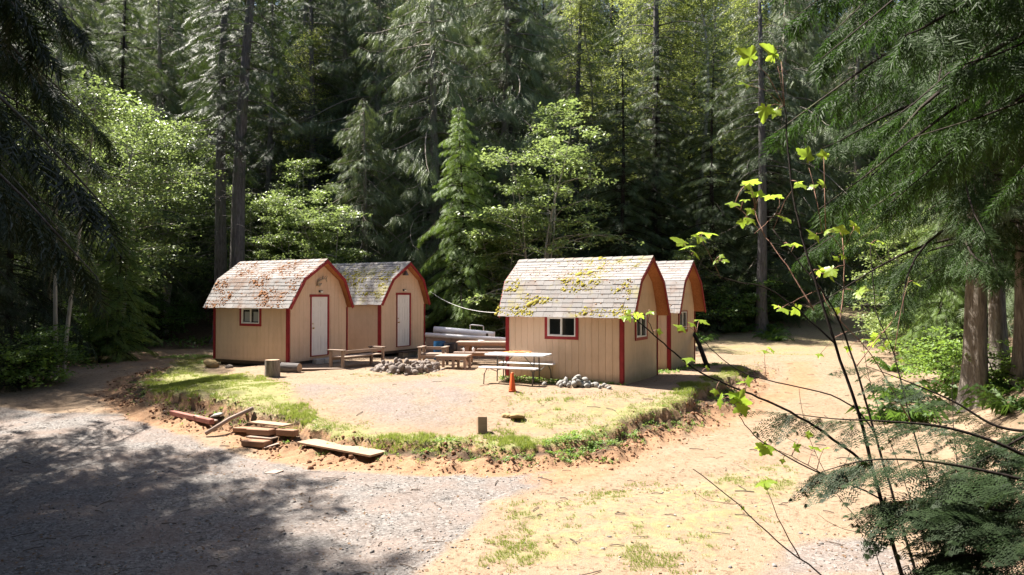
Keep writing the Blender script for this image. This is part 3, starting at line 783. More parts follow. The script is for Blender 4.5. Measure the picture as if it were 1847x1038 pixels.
    return root
def cab_loc(x, y, z, a):
    u = Vector((cos(a), sin(a), 0)); v = Vector((-sin(a), cos(a), 0))
    return Vector((x, y, z + CZ)) - u * CL / 2 + v * CW / 2
CABPOS = [(-7.409, 23.713, -2.139, -.477), (-5.033, 27.251, -2.054, -.492), (2.924, 18.877, -2.32, -.507), (4.94, 22.407, -2.268, -.508)]
hi = lambda x, t: .10 * (t - .35)
z_ = lambda x, t: 0 * x
mid = lambda x, t: .12 - .45 * np.abs(t - .62)
labs = ['tan cabin with white door and brown mossy roof, front left beside the stump', 'tan cabin with white door and yellow mossy roof, behind the wooden arm bench',
        'largest looking tan cabin with window facing front, behind the white folding table', 'tan cabin farthest right, mostly hidden behind its neighbour']
mosses = [
    [('moss', M['moss_brown'], .535, .026, 2300, 41, lambda x, t: .02 * np.sin(x * 2) + .03 * (t < .8)), ('needle_litter', M['moss_dark'], .44, .014, 1700, 43, lambda x, t: .26 * (t - .60))],
    [('moss', M['moss_yellow'], .53, .026, 2000, 51, mid), ('needle_litter', M['moss_dark'], .46, .014, 1200, 53, hi)],
    [('moss', M['moss_yellow'], .585, .026, 1500, 64, lambda x, t: .06 * (t < .55)), ('needle_litter', M['moss_dark'], .45, .014, 1700, 63, lambda x, t: .26 * (t - .62))],
    [('needle_litter', M['moss_dark'], .48, .018, 900, 73, lambda x, t: .15 - .5 * np.abs(t - .45))]]
CAB = []
for i, (x, y, z, a) in enumerate(CABPOS):
    SHI = i
    CAB.append(cabin(labs[i], cab_loc(x, y, z, a), a, i < 2, mosses[i], 100 + i, i != 1))
def cab_pt(i, u, v, z):
    """point in cabin coordinates: u along the ridge from the visible gable, v from the near side"""
    x, y, zz, a = CABPOS[i]
    return Vector((x + u * cos(a) - v * sin(a), y + u * sin(a) + v * cos(a), zz + z + CZ))
# ------------------------------------------------------------------ things round the fire pit
def rotz(a): return Matrix.Rotation(a, 3, 'Z')
def plank(name, c, d, mat, parent, R=None, **k):
    o = link(name, MB().box((0, 0, 0), d).mesh(name, M[mat]), parent, c)
    if R is not None: o.rotation_euler = R
    return bevel(o, min(d) * .12)
px_ = lambda px, Y: (px - CX) / F * Y
U = -.49      # the direction the cabins point in
# bench with arms, long side in depth, facing the fire pit
def arm_bench(name, label, loc, rz, L, depth, mat, seat_z=.36, arm_z=.58, planks=3):
    t = thing(name, label, 'bench', loc, rz, 'wooden seats with arms round the fire pit')
    for sx in (-1, 1):
        for sy in (-1, 1):
            plank('post', (sx * (L / 2 - .05), sy * (depth / 2 - .05), arm_z / 2 - .03), (.09, .09, arm_z + .02), mat, t)
        plank('arm_rest', (sx * (L / 2 - .05), 0, arm_z + .005), (.15, depth + .06, .04), mat, t)
    plank('back_rail', (0, depth / 2 - .02, arm_z - .055), (L - .2, .04, .10), mat, t)
    plank('seat_rail', (0, -depth / 2 + .03, seat_z - .07), (L - .2, .04, .09), mat, t)
    w_ = (depth - .06) / planks
    for i in range(planks):
        plank('seat_plank', (0, -depth / 2 + .05 + w_ * (i + .5), seat_z), (L - .02 if 0 < i < planks - 1 else L - .2, w_ - .015, .035), mat, t)
    return t
g = ground_at(645, 662)
arm_bench('arm_bench', 'low weathered wooden bench with two broad arms in front of the doors', g + Vector((-.05, .25, 0)), pi / 2 + U - .0 + radians(-3) + pi, 2.0, .62, 'grey_wood')
g = ground_at(781, 658)
arm_bench('arm_chair', 'weathered wooden armchair beside the low square table', g + Vector((0, .2, 0)), radians(-8), .92, .68, 'grey_wood')['category'] = 'chair'
g = ground_at(818, 665)
t = thing('low_table', 'low sun-bleached wooden table on six short legs beside the armchair', 'table', g + Vector((0, .15, 0)), radians(-8))
for i in range(5): plank('table_plank', (0, -.38 + .19 * i, .40), (1.02, .18, .045), 'pink_wood', t)
for sy in (-1, 1): plank('apron', (0, sy * .42, .335), (.96, .04, .085), 'pink_wood', t)
for sx in (-1, 0.15, 1):
    for sy in (-1, 1): plank('leg', (sx * .44, sy * .385, .15), (.085, .085, .32), 'pink_wood', t)
# fire pit
g = ground_at(735, 669); g.z = tz(g.x, g.y)
fp = thing('fire_pit', 'ring of piled grey fieldstones in the middle of the yard', 'fire pit', g)
STONES = []
for k in range(7):
    lv, lt = lump_verts(200 + k, 1, .5, 1); STONES.append(np_mesh('stone', lv, lt, M['stone']))
RR = random.Random(5); q = 0
for ring, (rad, zz, n, s0) in enumerate([(1.0, .04, 24, .145), (.93, .15, 25, .14), (.86, .26, 23, .12), (1.18, .0, 20, .11), (.7, .10, 14, .12), (.80, .34, 10, .085)]):
    for i in range(n):
        a = 2 * pi * (i + RR.random() * .7) / n; rr = .84 * rad + RR.gauss(0, .05); s = s0 * RR.uniform(.55, 1.15)
        o = link('stone', STONES[q % 7], fp, (rr * cos(a), rr * sin(a) * .95, zz * .72 + RR.gauss(0, .025)), (RR.random() * 6, RR.random() * 6, RR.random() * 6), (s * 1.2, s * .95, s * .8)); q += 1
# rock pile by the cabin wall
g = ground_at(1040, 697)
rp = thing('rock_pile', 'heap of pale stones against the cabin wall right of the folding table', 'rocks', g)
PST = []
for k in range(5):
    lv, lt = lump_verts(230 + k, 1, .5, 1); PST.append(np_mesh('stone', lv, lt, M['stone_pale']))
for i in range(46):
    u = RR.gauss(0, .30); v = RR.gauss(0, .11); h = .20 * math.exp(-(u / .36) ** 2 - (v / .18) ** 2) * RR.random()
    x, y = u * cos(U * .6) - v * sin(U * .6), u * sin(U * .6) + v * cos(U * .6); s = RR.uniform(.05, .105)
    link('stone', PST[i % 5], rp, (x, y, tz(g.x + x, g.y + y) - g.z + s * .5 + h), (RR.random() * 6, RR.random() * 6, RR.random() * 6), (s * 1.2, s, s * .85))
def rock(px, py, s, mat, label, seed, flat=.75, lift=.35):
    lv, lt = lump_verts(seed, 1, .5, 2); g = ground_at(px, py)
    o = link('rock', np_mesh('rock', lv, lt, M[mat]), None, g + Vector((0, 0, s * lift)), (0, .2, seed), (s * 1.3, s, s * flat)); return tag(o, label, 'rock')
rock(381, 662, .24, 'stone_yellow', 'brown rock at the rear left corner of the left cabin', 301)
rock(414, 664, .11, 'stone', 'small grey stone in the grass left of the stump', 302)
rock(933, 757, .17, 'stone_yellow', 'flat yellow rock near the edge of the mound', 303, .4)
rock(912, 753, .10, 'stone_yellow', 'small brown rock just left of the flat yellow one', 304, .7)
rock(392, 752, .11, 'stone_pale', 'pale flat stone in the bank beside the leaning white pole', 305, .4)
rock(1096, 700, .08, 'stone', 'lone brownish stone at the right foot of the rock heap', 306)
# stump round and log
g = ground_at(492, 679)
def log_round(name, label, cat, loc, r, h, mat, rot=(0, 0, 0)):
    t = thing(name, label, cat, loc, rot=rot)
    pts = [(0, 0, h * k / 6) for k in range(7)]
    MB().tube(pts, [r * (1.06 - .06 * k / 6) for k in range(7)], 18, True, False, .05).build('bark', M[mat], t)
    MB().tube([(0, 0, h - .02), (0, 0, h + .004)], r * .97, 18, False).build('cut_face', M['pale_wood'], t)
    MB().tube([(0, 0, -.004), (0, 0, .02)], r * .97, 18, False).build('cut_face', M['grey_wood'], t)
    return t
log_round('stump', 'upright sawn log round with pale top in front of the left cabin', 'stump', g - Vector((0, 0, .03)), .205, .50, 'bark_cedar')
g = ground_at(507, 672); log_round('log', 'short grey log lying on its side next to the stump', 'log', g + Vector((-.02, .15, .13)), .15, .62, 'bark_fir', (0, radians(90), radians(-14)))
# dark edging timbers and step in front of the left cabins
for px, py, L, a, lab in [(570, 668, 1.9, .12, 'dark grey plank lying on the ground before the left cabin door'), (520, 679, 1.0, -.1, None)]:
    if lab:
        g = ground_at(px, py); tag(plank('plank', g + Vector((0, 0, .03)), (L, .2, .05), 'grey_wood', None, (0, 0, a)), lab, 'plank')
for (u, v, L, lab) in [(.55, 1.5, .0, '')]: pass
p = cab_pt(0, .35, 1.46, 0); p.z = tz(p.x, p.y)
t = thing('door_step', 'low dark step of concrete blocks below the left cabin door', 'step', p, U)
for k in (-1, 0, 1): plank('block', (0, k * .41, .095), (.2, .39, .19), 'concrete', t)
p = cab_pt(1, .45, 1.46, 0); p.z = tz(p.x, p.y)
t = thing('door_step', 'low dark timber step below the door of the second cabin', 'step', p, U)
for k in (-1, 0, 1): plank('block', (-.12, k * .41, .095), (.2, .39, .19), 'concrete', t)
for k in (0, 1): plank('tread', (-.1 + k * .15, 0, .215), (.14, 1.5, .04), 'dark_wood', t)
# picnic table (brown wood)
def slanted(name, a, b, d, mat, parent):
    a, b = Vector(a), Vector(b); v = b - a
    o = link(name, MB().box((0, 0, 0), (d[0], d[1], v.length)).mesh(name, M[mat]), parent, (a + b) / 2)
    o.rotation_euler = v.to_track_quat('Z', 'Y').to_euler(); return bevel(o, .006)
g = Vector((px_(880, 24.7), 24.7, tz(px_(880, 24.7), 24.7)))
t = thing('picnic_table', 'long brown wooden picnic table with benches, partly behind the cabin', 'table', g + Vector((.12, 0, 0)), radians(-5))
for i in range(5): plank('table_plank', (0, -.30 + .15 * i, .76), (2.35, .142, .045), 'pink_wood', t)
for sy in (-1, 1):
    for k in (0, 1): plank('bench_plank', (0, sy * (.70 + .145 * k), .45), (2.35, .138, .045), 'pink_wood', t)
    plank('table_apron', (0, sy * .34, .70), (2.2, .04, .09), 'brown_wood', t); plank('bench_apron', (0, sy * .84, .39), (2.3, .035, .09), 'brown_wood', t)
for sx in (-1, 1):
    plank('cross_beam', (sx * .85, 0, .405), (.05, 1.66, .13), 'brown_wood', t); plank('top_cleat', (sx * .85, 0, .69), (.06, .72, .09), 'brown_wood', t)
    for sy in (-1, 1): slanted('leg', (sx * .80, sy * .62, 0), (sx * .80, sy * .25, .73), (.14, .06), 'brown_wood', t)
slanted('brace', (-.80, 0, .36), (-.25, 0, .70), (.06, .04), 'brown_wood', t); slanted('brace', (.80, 0, .36), (.25, 0, .70), (.06, .04), 'brown_wood', t)
tb = t.location
for dx, dy, s, lab in [(-.52, -.75, .07, 'small white cup on the near bench of the wooden picnic table'), (-.85, -.72, .06, 'white bottle on the left end of the picnic bench')]:
    c, sn = cos(radians(-5)), sin(radians(-5)); q = Vector((tb.x + dx * c - dy * sn, tb.y + dx * sn + dy * c, tb.z + .4735))
    o = MB().tube([(0, 0, 0), (0, 0, s * 1.6), (0, 0, s * 1.9), (0, 0, s * 2.2)], [s * .55, s * .55, s * .3, s * .3], 12).build('bottle', M['white_plastic'], None, loc=q); tag(o, lab, 'bottle')
o = MB().box((0, 0, .02), (.16, .22, .04)).build('food_box', M['white_plastic'], None, loc=tb + Vector((-.35, .05, .7835)), rot=(0, 0, .4)); bevel(o, .006); tag(o, 'small white box on top of the wooden picnic table', 'box')
# long pale low wall/rail, white roll on it, white frame behind
g = ground_at(850, 634); Yb = 27.6
a = at_depth(768, 604, Yb); b = at_depth(960, 616, Yb - .9); base = terrain(np.array([a.x, b.x]), np.array([a.y, b.y]))
t = thing('low_barrier', 'long low grey board barrier with a rounded white top rail behind the barrel', 'barrier', Vector((a.x, a.y, base[0])))
L = (b - a).length; az = atan2(b.y - a.y, b.x - a.x)
for k in range(4):
    c = (a + (b - a) * (k + .5) / 4) - t.location
    h = (a + (b - a) * (k + .5) / 4).z - base[0]
    plank('panel', (c.x, c.y, h / 2 - .02), (L / 4 - .02, .04, h - .04), 'grey_wood', t, (0, 0, az))
MB().tube([a - t.location, (a + b) / 2 - t.location + Vector((0, 0, .0)), b - t.location], .085, 12, True, True).build('top_rail', M['white_plastic'], t)
a = at_depth(783, 595, Yb + .45); b = at_depth(892, 605, Yb + .1)
o = thing('white_roll', 'thick shiny white roll lying along the back of the low barrier', 'roll', Vector((a.x, a.y, a.z)))
MB().tube([Vector((0, 0, 0)), (b - a) * .3, (b - a) * .7, b - a], [.135, .14, .14, .135], 14).build('roll_body', M['white_plastic'], o)
MB().tube([(0, 0, 0)] and [Vector((-.012, 0, 0)), Vector((.02, 0, 0))], .09, 12).build('roll_end', M['grey_metal'], o)
for k, (ka) in enumerate((.12, .88)):
    q = (b - a) * ka; zz = tz(a.x + q.x, a.y + q.y) - a.z
    MB().box((q.x, q.y, (zz - .12) / 2 - .0), (.09, .3, -zz - .13)).build('trestle', M['dark_wood'], o)
a = at_depth(848, 586, Yb + .8); b = at_depth(872, 588, Yb + .8); zb_ = tz(a.x, a.y)
o = MB().tube([Vector((a.x, a.y, zb_ - .05)), a + Vector((0, 0, -.03)), a + Vector((.03, 0, 0)), b + Vector((-.03, 0, 0)), b + Vector((0, 0, -.03)), Vector((b.x, b.y, zb_ - .05))], .022, 8).build('metal_frame', M['white'], None)
tag(o, 'thin white upright metal frame behind the picnic table', 'frame')
# barrels
def barrel(label, px, py, r, h, mat, lid):
    g = Vector((px_(px, py), py, tz(px_(px, py), py))); t = thing('barrel', label, 'barrel', g)
    pr = [(0, r * .94), (.03, r), (.3 * h, r), (.32 * h, r * 1.03), (.35 * h, r), (.64 * h, r), (.66 * h, r * 1.03), (.69 * h, r), (h - .03, r), (h, r * .95)]
    MB().tube([(0, 0, z) for z, _ in pr], [q for _, q in pr], 20, True, False).build('drum', M[mat], t)
    MB().tube([(0, 0, h - .05), (0, 0, h - .02)], r * .93, 20).build('lid', M[lid], t); return t
barrel('blue plastic barrel standing left of the wooden picnic table', 793, 26.3, .22, .68, 'blue', 'blue')
barrel('black rounded bin beside the blue barrel', 813, 26.1, .25, .66, 'black_plastic', 'black_plastic')
# white folding picnic table
g = ground_at(935, 691)
gt_ = thing('folding_picnic_table', 'white plastic folding table with two attached benches and grey legs', 'table', g + Vector((0, .25, .0)), -.36)
o = MB().box((0, 0, .735), (1.68, .74, .045)).build('tabletop', M['white_plastic'], gt_); bevel(o, .015, 3)
for sy in (-1, 1):
    o = MB().box((0 if sy > 0 else -.02, sy * .70, .43), (1.60 if sy > 0 else 1.60, .26, .04)).build('bench_seat', M['white_plastic'], gt_); bevel(o, .014, 3)
for sx in (-1, 1):
    x = sx * .52
    for sy in (-1, 1):
        zg = lambda dx, dy: tz(gt_.location.x + dx * cos(-.36) - dy * sin(-.36), gt_.location.y + dx * sin(-.36) + dy * cos(-.36)) - gt_.location.z - .01
        MB().tube([(x, sy * .20, .71), (x + .0, sy * .24, zg(x, sy * .24))], .017, 8).build('leg', M['grey_metal'], gt_)
        MB().tube([(x * 1.12, sy * .66, .41), (x * 1.22, sy * .70, .39), (x * 1.30, sy * .76, .25), (x * 1.30, sy * .80, zg(x * 1.3, sy * .8))], .016, 8).build('bench_leg', M['grey_metal'], gt_)
        MB().tube([(x, sy * .22, .28), (x * 1.1, sy * .68, .405)], .012, 6).build('strut', M['grey_metal'], gt_)
    MB().tube([(x, -.21, .32), (x, .21, .32)], .013, 6).build('cross_bar', M['grey_metal'], gt_)
    MB().tube([(x, 0, .34), (sx * .15, 0, .70)], .012, 6).build('brace', M['grey_metal'], gt_)
# orange cord coiled on the table
pts = []
for i in range(90):
    a = i * .42; r_ = .16 + .10 * sin(i * .37) + .03 * sin(i * 1.7)
    pts.append((r_ * 1.5 * cos(a) + .02, r_ * sin(a), .7 + .0 + .0006 * i + .012 * abs(sin(i * .9))))
zt_ = .758 - .7
o = MB().tube([(x, y, z + zt_ + .008) for x, y, z in pts], .008, 6).build('extension_cord', M['cord_orange'], None, loc=gt_.location, rot=(0, 0, -.36)); tag(o, 'orange extension cord heaped on the white folding table', 'cord')
# cone
g = ground_at(924, 706)
t = thing('traffic_cone', 'faded orange traffic cone in front of the folding table', 'cone', g)
b = MB(); b.tube([(0, 0, .02), (0, 0, .05), (0, 0, .44), (0, 0, .46)], [.092, .084, .034, .024], 18); b.build('cone_body', M['orange'], t)
bevel(MB().box((0, 0, .012), (.19, .19, .028)).build('cone_base', M['orange'], t), .01)
# lumber along the bank
def beam(name, label, a, b, wd, th, mat, lift=.0, cat='lumber', roll=0):
    A = ground_at(*a); B = ground_at(*b); zl = max(A.z, B.z)
    A.z += lift + th / 2; B.z += lift + th / 2
    n = 9; mx = 0
    for k in range(n):
        q = A.lerp(B, k / (n - 1)); mx = max(mx, tz(q.x, q.y) + th * .35 - q.z)
    A.z += mx; B.z += mx
    v = B - A; o = link(name, MB().box((0, 0, 0), (v.length, wd, th)).mesh(name, M[mat]), None, (A + B) / 2)
    o.rotation_euler = v.to_track_quat('X', 'Z').to_euler(); bevel(o, min(th, wd) * .1); return tag(o, label, cat)
beam('timber', 'dark red wooden beam lying on the bank, far left of the lumber', (311, 754), (384, 773), .12, .11, 'red_wood')
beam('board_offcut', 'thin pale board scrap just above the red beam', (352, 760), (392, 768), .10, .03, 'pink_wood')
a = ground_at(372, 788); b = ground_at(458, 745)
tag(MB().tube([a + Vector((0, 0, .06)), a.lerp(b, .5) + Vector((0, 0, .12)), b + Vector((0, 0, .1))], .045, 10).build('pole', M['pink_wood'], None), 'long slim pale pole leaning up the bank', 'pole')
beam('timber', 'brown timber at the back left of the lumber stack', (427, 779), (520, 783), .20, .09, 'brown_wood')
beam('timber', 'short thick timber on the front of the lumber stack', (455, 789), (496, 792), .30, .12, 'brown_wood', .08)
beam('board', 'thin pale board on top of the lumber stack', (460, 776), (520, 783), .26, .03, 'pale_wood', .15)
beam('timber', 'short brown timber at the right end of the lumber stack', (503, 789), (536, 793), .16, .13, 'brown_wood', .06)
beam('block', 'lowest front timber block of the lumber stack with two dark ends', (444, 803), (486, 806), .26, .12, 'brown_wood')
beam('board', 'grey board lying between the two front timber blocks', (452, 797), (497, 800), .22, .03, 'grey_wood', .09)
beam('board', 'small pale scrap of board at the right foot of the lumber stack', (478, 811), (505, 803), .10, .02, 'pink_wood')
beam('plywood_sheet', 'wide pale plank of plywood lying on the red bank', (552, 801), (684, 825), .44, .04, 'pale_wood', .03)
beam('board', 'little pale square of board lying alone on the gravel', (487, 851), (505, 853), .26, .02, 'pink_wood')
g = ground_at(869, 781); o = link('wood_block', MB().box((0, 0, .15), (.20, .16, .34)).mesh('wood_block', M['pale_wood']), None, g, (-.25, .05, .3)); bevel(o, .01); tag(o, 'pale block of wood standing on the front edge of the mound', 'block')
# leaning log right of the farthest cabin, pale slab at its near wall
a = at_depth(1243, 585, 25.5); b = ground_at(1277, 664)
tag(MB().tube([a, (a + b) / 2 + Vector((.03, 0, .02)), b - Vector((0, 0, .05))], [.05, .07, .085], 9, True, True, .12).build('leaning_log', M['bark_dark'], None), 'dark log leaning against the rightmost cabin', 'log')
g = ground_at(1189, 667); o = MB().box((0, 0, .04), (.26, .2, .09)).build('paving_block', M['stone_pale'], None, loc=g); bevel(o, .01); tag(o, 'pale concrete block at the foot of the wall between the right cabins', 'block')
# white cable between the cabins, slack
a = cab_pt(1, .24, CW + .10, 2.32); b = cab_pt(2, -CL - .15, -.12, 1.90)
pts = [a.lerp(b, k / 16) - Vector((0, 0, .22 * 4 * (k / 16) * (1 - k / 16))) for k in range(17)]
tag(MB().tube(pts, .007, 6).build('power_cable', M['cable'], None), 'white power cable hanging slack between the left and right cabins', 'cable')
# antlers above the left cabin door, small bell lamp on the second gable
p = cab_pt(0, .03, 1.46 + .06, 2.72)
t = thing('antlers', 'small weathered antlers hung above the left cabin door', 'antlers', p, U)
def curve(ps, r, n=7): return MB().tube(ps, r, n)
curve([(0, -.18, -.12), (.05, -.14, .02), (.1, -.02, .09), (.08, .14, .10), (.05, .24, -.02)], [.03, .035, .028, .02, .008]).build('antler', M['antler'], t)
curve([(0, -.18, -.16), (.06, -.22, -.02), (.09, -.2, .08)], [.03, .022, .006]).build('antler', M['antler'], t)
for y in (-.06, .05, .14): curve([(.09, y, .08), (.12, y + .03, .17), (.11, y + .09, .2)], [.018, .012, .004]).build('tine', M['antler'], t)
curve([(.02, -.2, -.1), (.05, -.12, -.14), (.04, -.02, -.06)], [.05, .045, .015]).build('skull_plate', M['antler'], t)
p = cab_pt(1, .03, 1.46, 3.02)
t = thing('gable_lamp', 'small grey lamp hood under the peak of the second cabin', 'lamp', p, U)
curve([(.1, 0, .14), (.1, 0, .1), (.1, 0, -.04), (.1, 0, -.06)], [.02, .05, .12, .125], 10).build('lamp_hood', M['grey_metal'], t); MB().box((.05, 0, .1), (.1, .06, .06)).build('bracket', M['black_metal'], t)
# weeds round the feet of things
weeds('weeds', 'low leafy weeds growing under the white folding table', clump(gt_.location.x + .3, gt_.location.y + .05, .95, 170, 31, .45, U), .12, 6)
weeds('weeds', 'thin weeds along the foot of the window wall of the front right cabin', np.vstack([clump(*cab_pt(2, -k * .25, -.1, 0)[:2], .16, 9, 32 + k) for k in range(7)]), .09, 7)
weeds('weeds', 'green weeds between and right of the two right cabins', np.vstack([clump(*cab_pt(3, .25 + k * .1, .2 + k * .45, 0)[:2], .3, 16, 42 + k) for k in range(7)] + [clump(ground_at(1195, 672).x, ground_at(1195, 672).y, .5, 60, 50)]), .10, 8)
weeds('weeds', 'leafy weed clump on the right part of the broken bank', np.vstack([clump(*ground_at(1040, 790)[:2], .45, 90, 61), clump(*ground_at(1010, 815)[:2], .4, 60, 62, 1), clump(*ground_at(800, 800)[:2], .3, 25, 63)]), .085, 9)
weeds('weeds', 'green weeds left of and behind the left cabin', np.vstack([clump(*ground_at(350, 645)[:2], 1.2, 260, 65, .8), clump(*ground_at(380, 655)[:2], .5, 60, 66)]), .11, 10)
weeds('weeds', 'grass and weeds around the foot of the fire pit stones', np.vstack([clump(*ground_at(640 + k * 20, 676 + 3 * sin(k))[:2], .22, 10, 70 + k) for k in range(9)]), .06, 11, 'grass')
# ------------------------------------------------------------------ tree generators
def frond_template(pairs=6, wid=.34, drop=.10, lw=.045, fwd=.22, seed=1):
    """flat needle spray along +X: one thin triangle per side twig"""
    r = np.random.default_rng(seed); V = []; T = []
    V += [(0, -.012, 0), (0, .012, 0), (1, 0, -drop)]; T.append((0, 1, 2))
    for i in range(pairs):
        t = (i + .6) / (pairs + .4); w_ = wid * (sin(pi * min(1, t * .9 + .12)) ** .7) * r.uniform(.8, 1.15)
        for s in (-1, 1):
            k = len(V); z = -drop * t * t
            V += [(t - lw, 0, z), (t + lw, 0, z), (t + fwd * r.uniform(.8, 1.3), s * w_, z - drop * .6 * r.uniform(.2, 1.5))]; T.append((k, k + 1, k + 2))
    return np.array(V, float), np.array(T)
def fine_template(pairs=9, seed=2, drop=.12, sub=5, wid=.36):
    """two-level spray for foliage close to the camera"""
    r = np.random.default_rng(seed); V = []; T = []
    def tri(a, b, c): k = len(V); V.extend([a, b, c]); T.append((k, k + 1, k + 2))
    tri((0, -.01, 0), (0, .01, 0), (1, 0, -drop))
    for i in range(pairs):
        t = (i + .5) / (pairs + .3); w_ = wid * (sin(pi * min(1, t * .85 + .15)) ** .8) * r.uniform(.8, 1.15)
        for s in (-1, 1):
            o = np.array((t, 0, -drop * t * t)); e = np.array((t + .55 * w_, s * w_, -drop * t * t - drop * .5 * r.uniform(.3, 1.4)))
            d = e - o; n = np.array((-d[1], d[0], 0)) / np.linalg.norm(d)
            tri(o - n * .006, o + n * .006, e)
            for j in range(sub):
                q = (j + .5) / sub; c = o + d * q; ll = .10 * (1 - .4 * q)
                for s2 in (-1, 1):
                    tip = c + d / np.linalg.norm(d) * ll * .75 + n * s2 * ll; tri(c - d / np.linalg.norm(d) * .017, c + d / np.linalg.norm(d) * .017, tip)
    return np.array(V, float), np.array(T)
FR = frond_template(4, .36, .14, .034, .22, 1)
FR_CEDAR = frond_template(5, .24, .16, .036, .28, 2)
FR_FIR = frond_template(4, .30, .08, .036, .12, 3)
def tubes_np(P, Rr, n=3):
    """many polylines at once: P (m,K,3), Rr (m,K)"""
    m, K, _ = P.shape; D = np.gradient(P, axis=1); D /= np.linalg.norm(D, axis=2, keepdims=True) + 1e-9
    a = np.cross(D, [.12, .2, 1.0]); a /= np.linalg.norm(a, axis=2, keepdims=True) + 1e-9; b = np.cross(D, a)
    an = np.arange(n) * 2 * pi / n
    V = P[:, :, None] + (a[:, :, None] * np.cos(an)[None, None, :, None] + b[:, :, None] * np.sin(an)[None, None, :, None]) * Rr[:, :, None, None]
    idx = np.arange(m * K * n).reshape(m, K, n); nx = np.roll(idx, -1, 2)
    Qd = np.stack([idx[:, :-1], nx[:, :-1], nx[:, 1:], idx[:, 1:]], -1).reshape(-1, 4)
    return V.reshape(-1, 3), Qd
def trunk_np(H, r0, seed, n=12, K=26, lean=(0, 0), flare=.5, wob=.02, power=.9, taper_to=.03):
    r = np.random.default_rng(seed); t = np.linspace(0, 1, K) ** 1.25
    P = np.stack([lean[0] * H * t ** 1.3 + wob * H * .3 * np.sin(t * 5 + seed), lean[1] * H * t ** 1.3 + wob * H * .3 * np.cos(t * 4 + seed), H * t], -1)
    P -= P[0]; P[:, 2] = H * t - .15
    rad = r0 * ((1 - t) ** power + taper_to) * (1 + flare * np.exp(-t * H / .55))
    V, Qd = tubes_np(P[None], rad[None], n)
    V = V.reshape(K, n, 3); c = P[:, None]
    ang = np.arange(n); f = 1 + (.12 * np.sin(ang * 2.4 + seed)[None, :] + .10 * np.cos(ang * 1.7 + 2 * seed)[None, :]) * (.5 + 1.3 * np.exp(-t * H / .9))[:, None] + r.normal(0, .02, (K, n))
    V = c + (V - c) * f[:, :, None]
    return V.reshape(-1, 3), Qd, P, rad
def conifer(seed, H, base, Rmax, nb, rise, droop, fsize, dens, tmpl, side=1.0, hang=.3, trunk_r=.3, leafmat_='fir_leaf', barkmat='bark_fir', prof=.8,
            tipup=.0, wid=.32, keep=None, bare=0, lean=(0, 0)):
    """returns dict of meshes: trunk, branches, crown"""
    r = np.random.default_rng(seed)
    TV, TQ, TP, TR = trunk_np(H, trunk_r, seed, lean=lean)
    h = base + (H - base) * (np.arange(nb) + r.random(nb)) / nb
    az = np.arange(nb) * 2.399963 + r.normal(0, .35, nb)
    if keep is not None:
        kk = keep(az % (2 * pi), h, r); h, az = h[kk], az[kk]; nb = len(h)
    f = ((H - h) / (H - base)).clip(0, 1)
    L = Rmax * f ** prof * r.uniform(.55, 1.2, nb) * (1 - .35 * np.exp(-((1 - f) / .06))) + .25
    L = L * (.55 + .85 * vnoise(h * .8 + seed, az * 1.1 + seed, 300 + seed))
    L = np.minimum(L, Rmax * 1.02)
    K = 8; t = np.linspace(0, 1, K)[None]
    out = L[:, None] * t
    sg = r.normal(0, .20, nb)[:, None]
    rs = (rise + r.normal(0, .07, nb))[:, None]; dr = (droop * r.uniform(.7, 1.3, nb))[:, None]
    dz = L[:, None] * (rs * t - dr * t ** 1.8 + tipup * t ** 5)
    aa = az[:, None] + sg * t * 2
    tx = np.interp(h, TP[:, 2], TP[:, 0]); ty = np.interp(h, TP[:, 2], TP[:, 1])
    P = np.stack([tx[:, None] + out * np.cos(aa), ty[:, None] + out * np.sin(aa), h[:, None] + dz], -1)
    rr = (.012 + .011 * L)[:, None] * (1 - .88 * t)
    BV, BQ = tubes_np(P, rr, 3)
    if bare:                                   # dead limbs below the crown
        hb = 1.8 + (base + 2 - 1.8) * r.random(bare); ab = r.random(bare) * 2 * pi; Lb = r.uniform(.5, 2.4, bare)
        xb = np.interp(hb, TP[:, 2], TP[:, 0]); yb = np.interp(hb, TP[:, 2], TP[:, 1])
        PB = np.stack([xb[:, None] + Lb[:, None] * t * np.cos(ab[:, None] + .3 * t), yb[:, None] + Lb[:, None] * t * np.sin(ab[:, None] + .3 * t), hb[:, None] + Lb[:, None] * (.1 * t - r.uniform(.1, .6, bare)[:, None] * t ** 2)], -1)
        V2, Q2 = tubes_np(PB, .014 * (1 - .8 * t) * np.ones((bare, 1)), 3); BQ = np.concatenate([BQ, Q2 + len(BV)]); BV = np.concatenate([BV, V2])
    # foliage
    m = np.maximum(4, (L * dens).astype(int)); b = np.repeat(np.arange(nb), m); N = len(b)
    tt_ = (.10 + .12 * (L[b] > 2.5)) + (.90 - .12 * (L[b] > 2.5)) * r.random(N) ** .85
    k = np.clip((tt_ * (K - 1)).astype(int), 0, K - 2); fr = tt_ * (K - 1) - k
    pos = P[b, k] * (1 - fr)[:, None] + P[b, k + 1] * fr[:, None]
    D = P[b, k + 1] - P[b, k]; D /= np.linalg.norm(D, axis=1, keepdims=True)
    S = np.cross(D, [0, 0, 1.0]); S /= np.linalg.norm(S, axis=1, keepdims=True) + 1e-9
    sgn = np.where(r.random(N) < .5, -1, 1)[:, None]
    spread = wid * L[b] ** .8 * (1 - tt_ ** 1.6) * r.random(N) ** .9
    pos = pos + S * sgn * spread[:, None] + D * (spread * .45)[:, None]
    pos[:, 2] -= spread * (.18 + hang * .45) + r.random(N) * .05 * hang
    d = D * .75 + S * sgn * side * r.uniform(.4, 1.2, N)[:, None] + r.normal(0, .16, (N, 3)); d[:, 2] -= hang * r.uniform(.5, 1.5, N)
    nrm = np.tile([0, 0, 1.0], (N, 1)) + r.normal(0, .35 + .5 * hang, (N, 3))
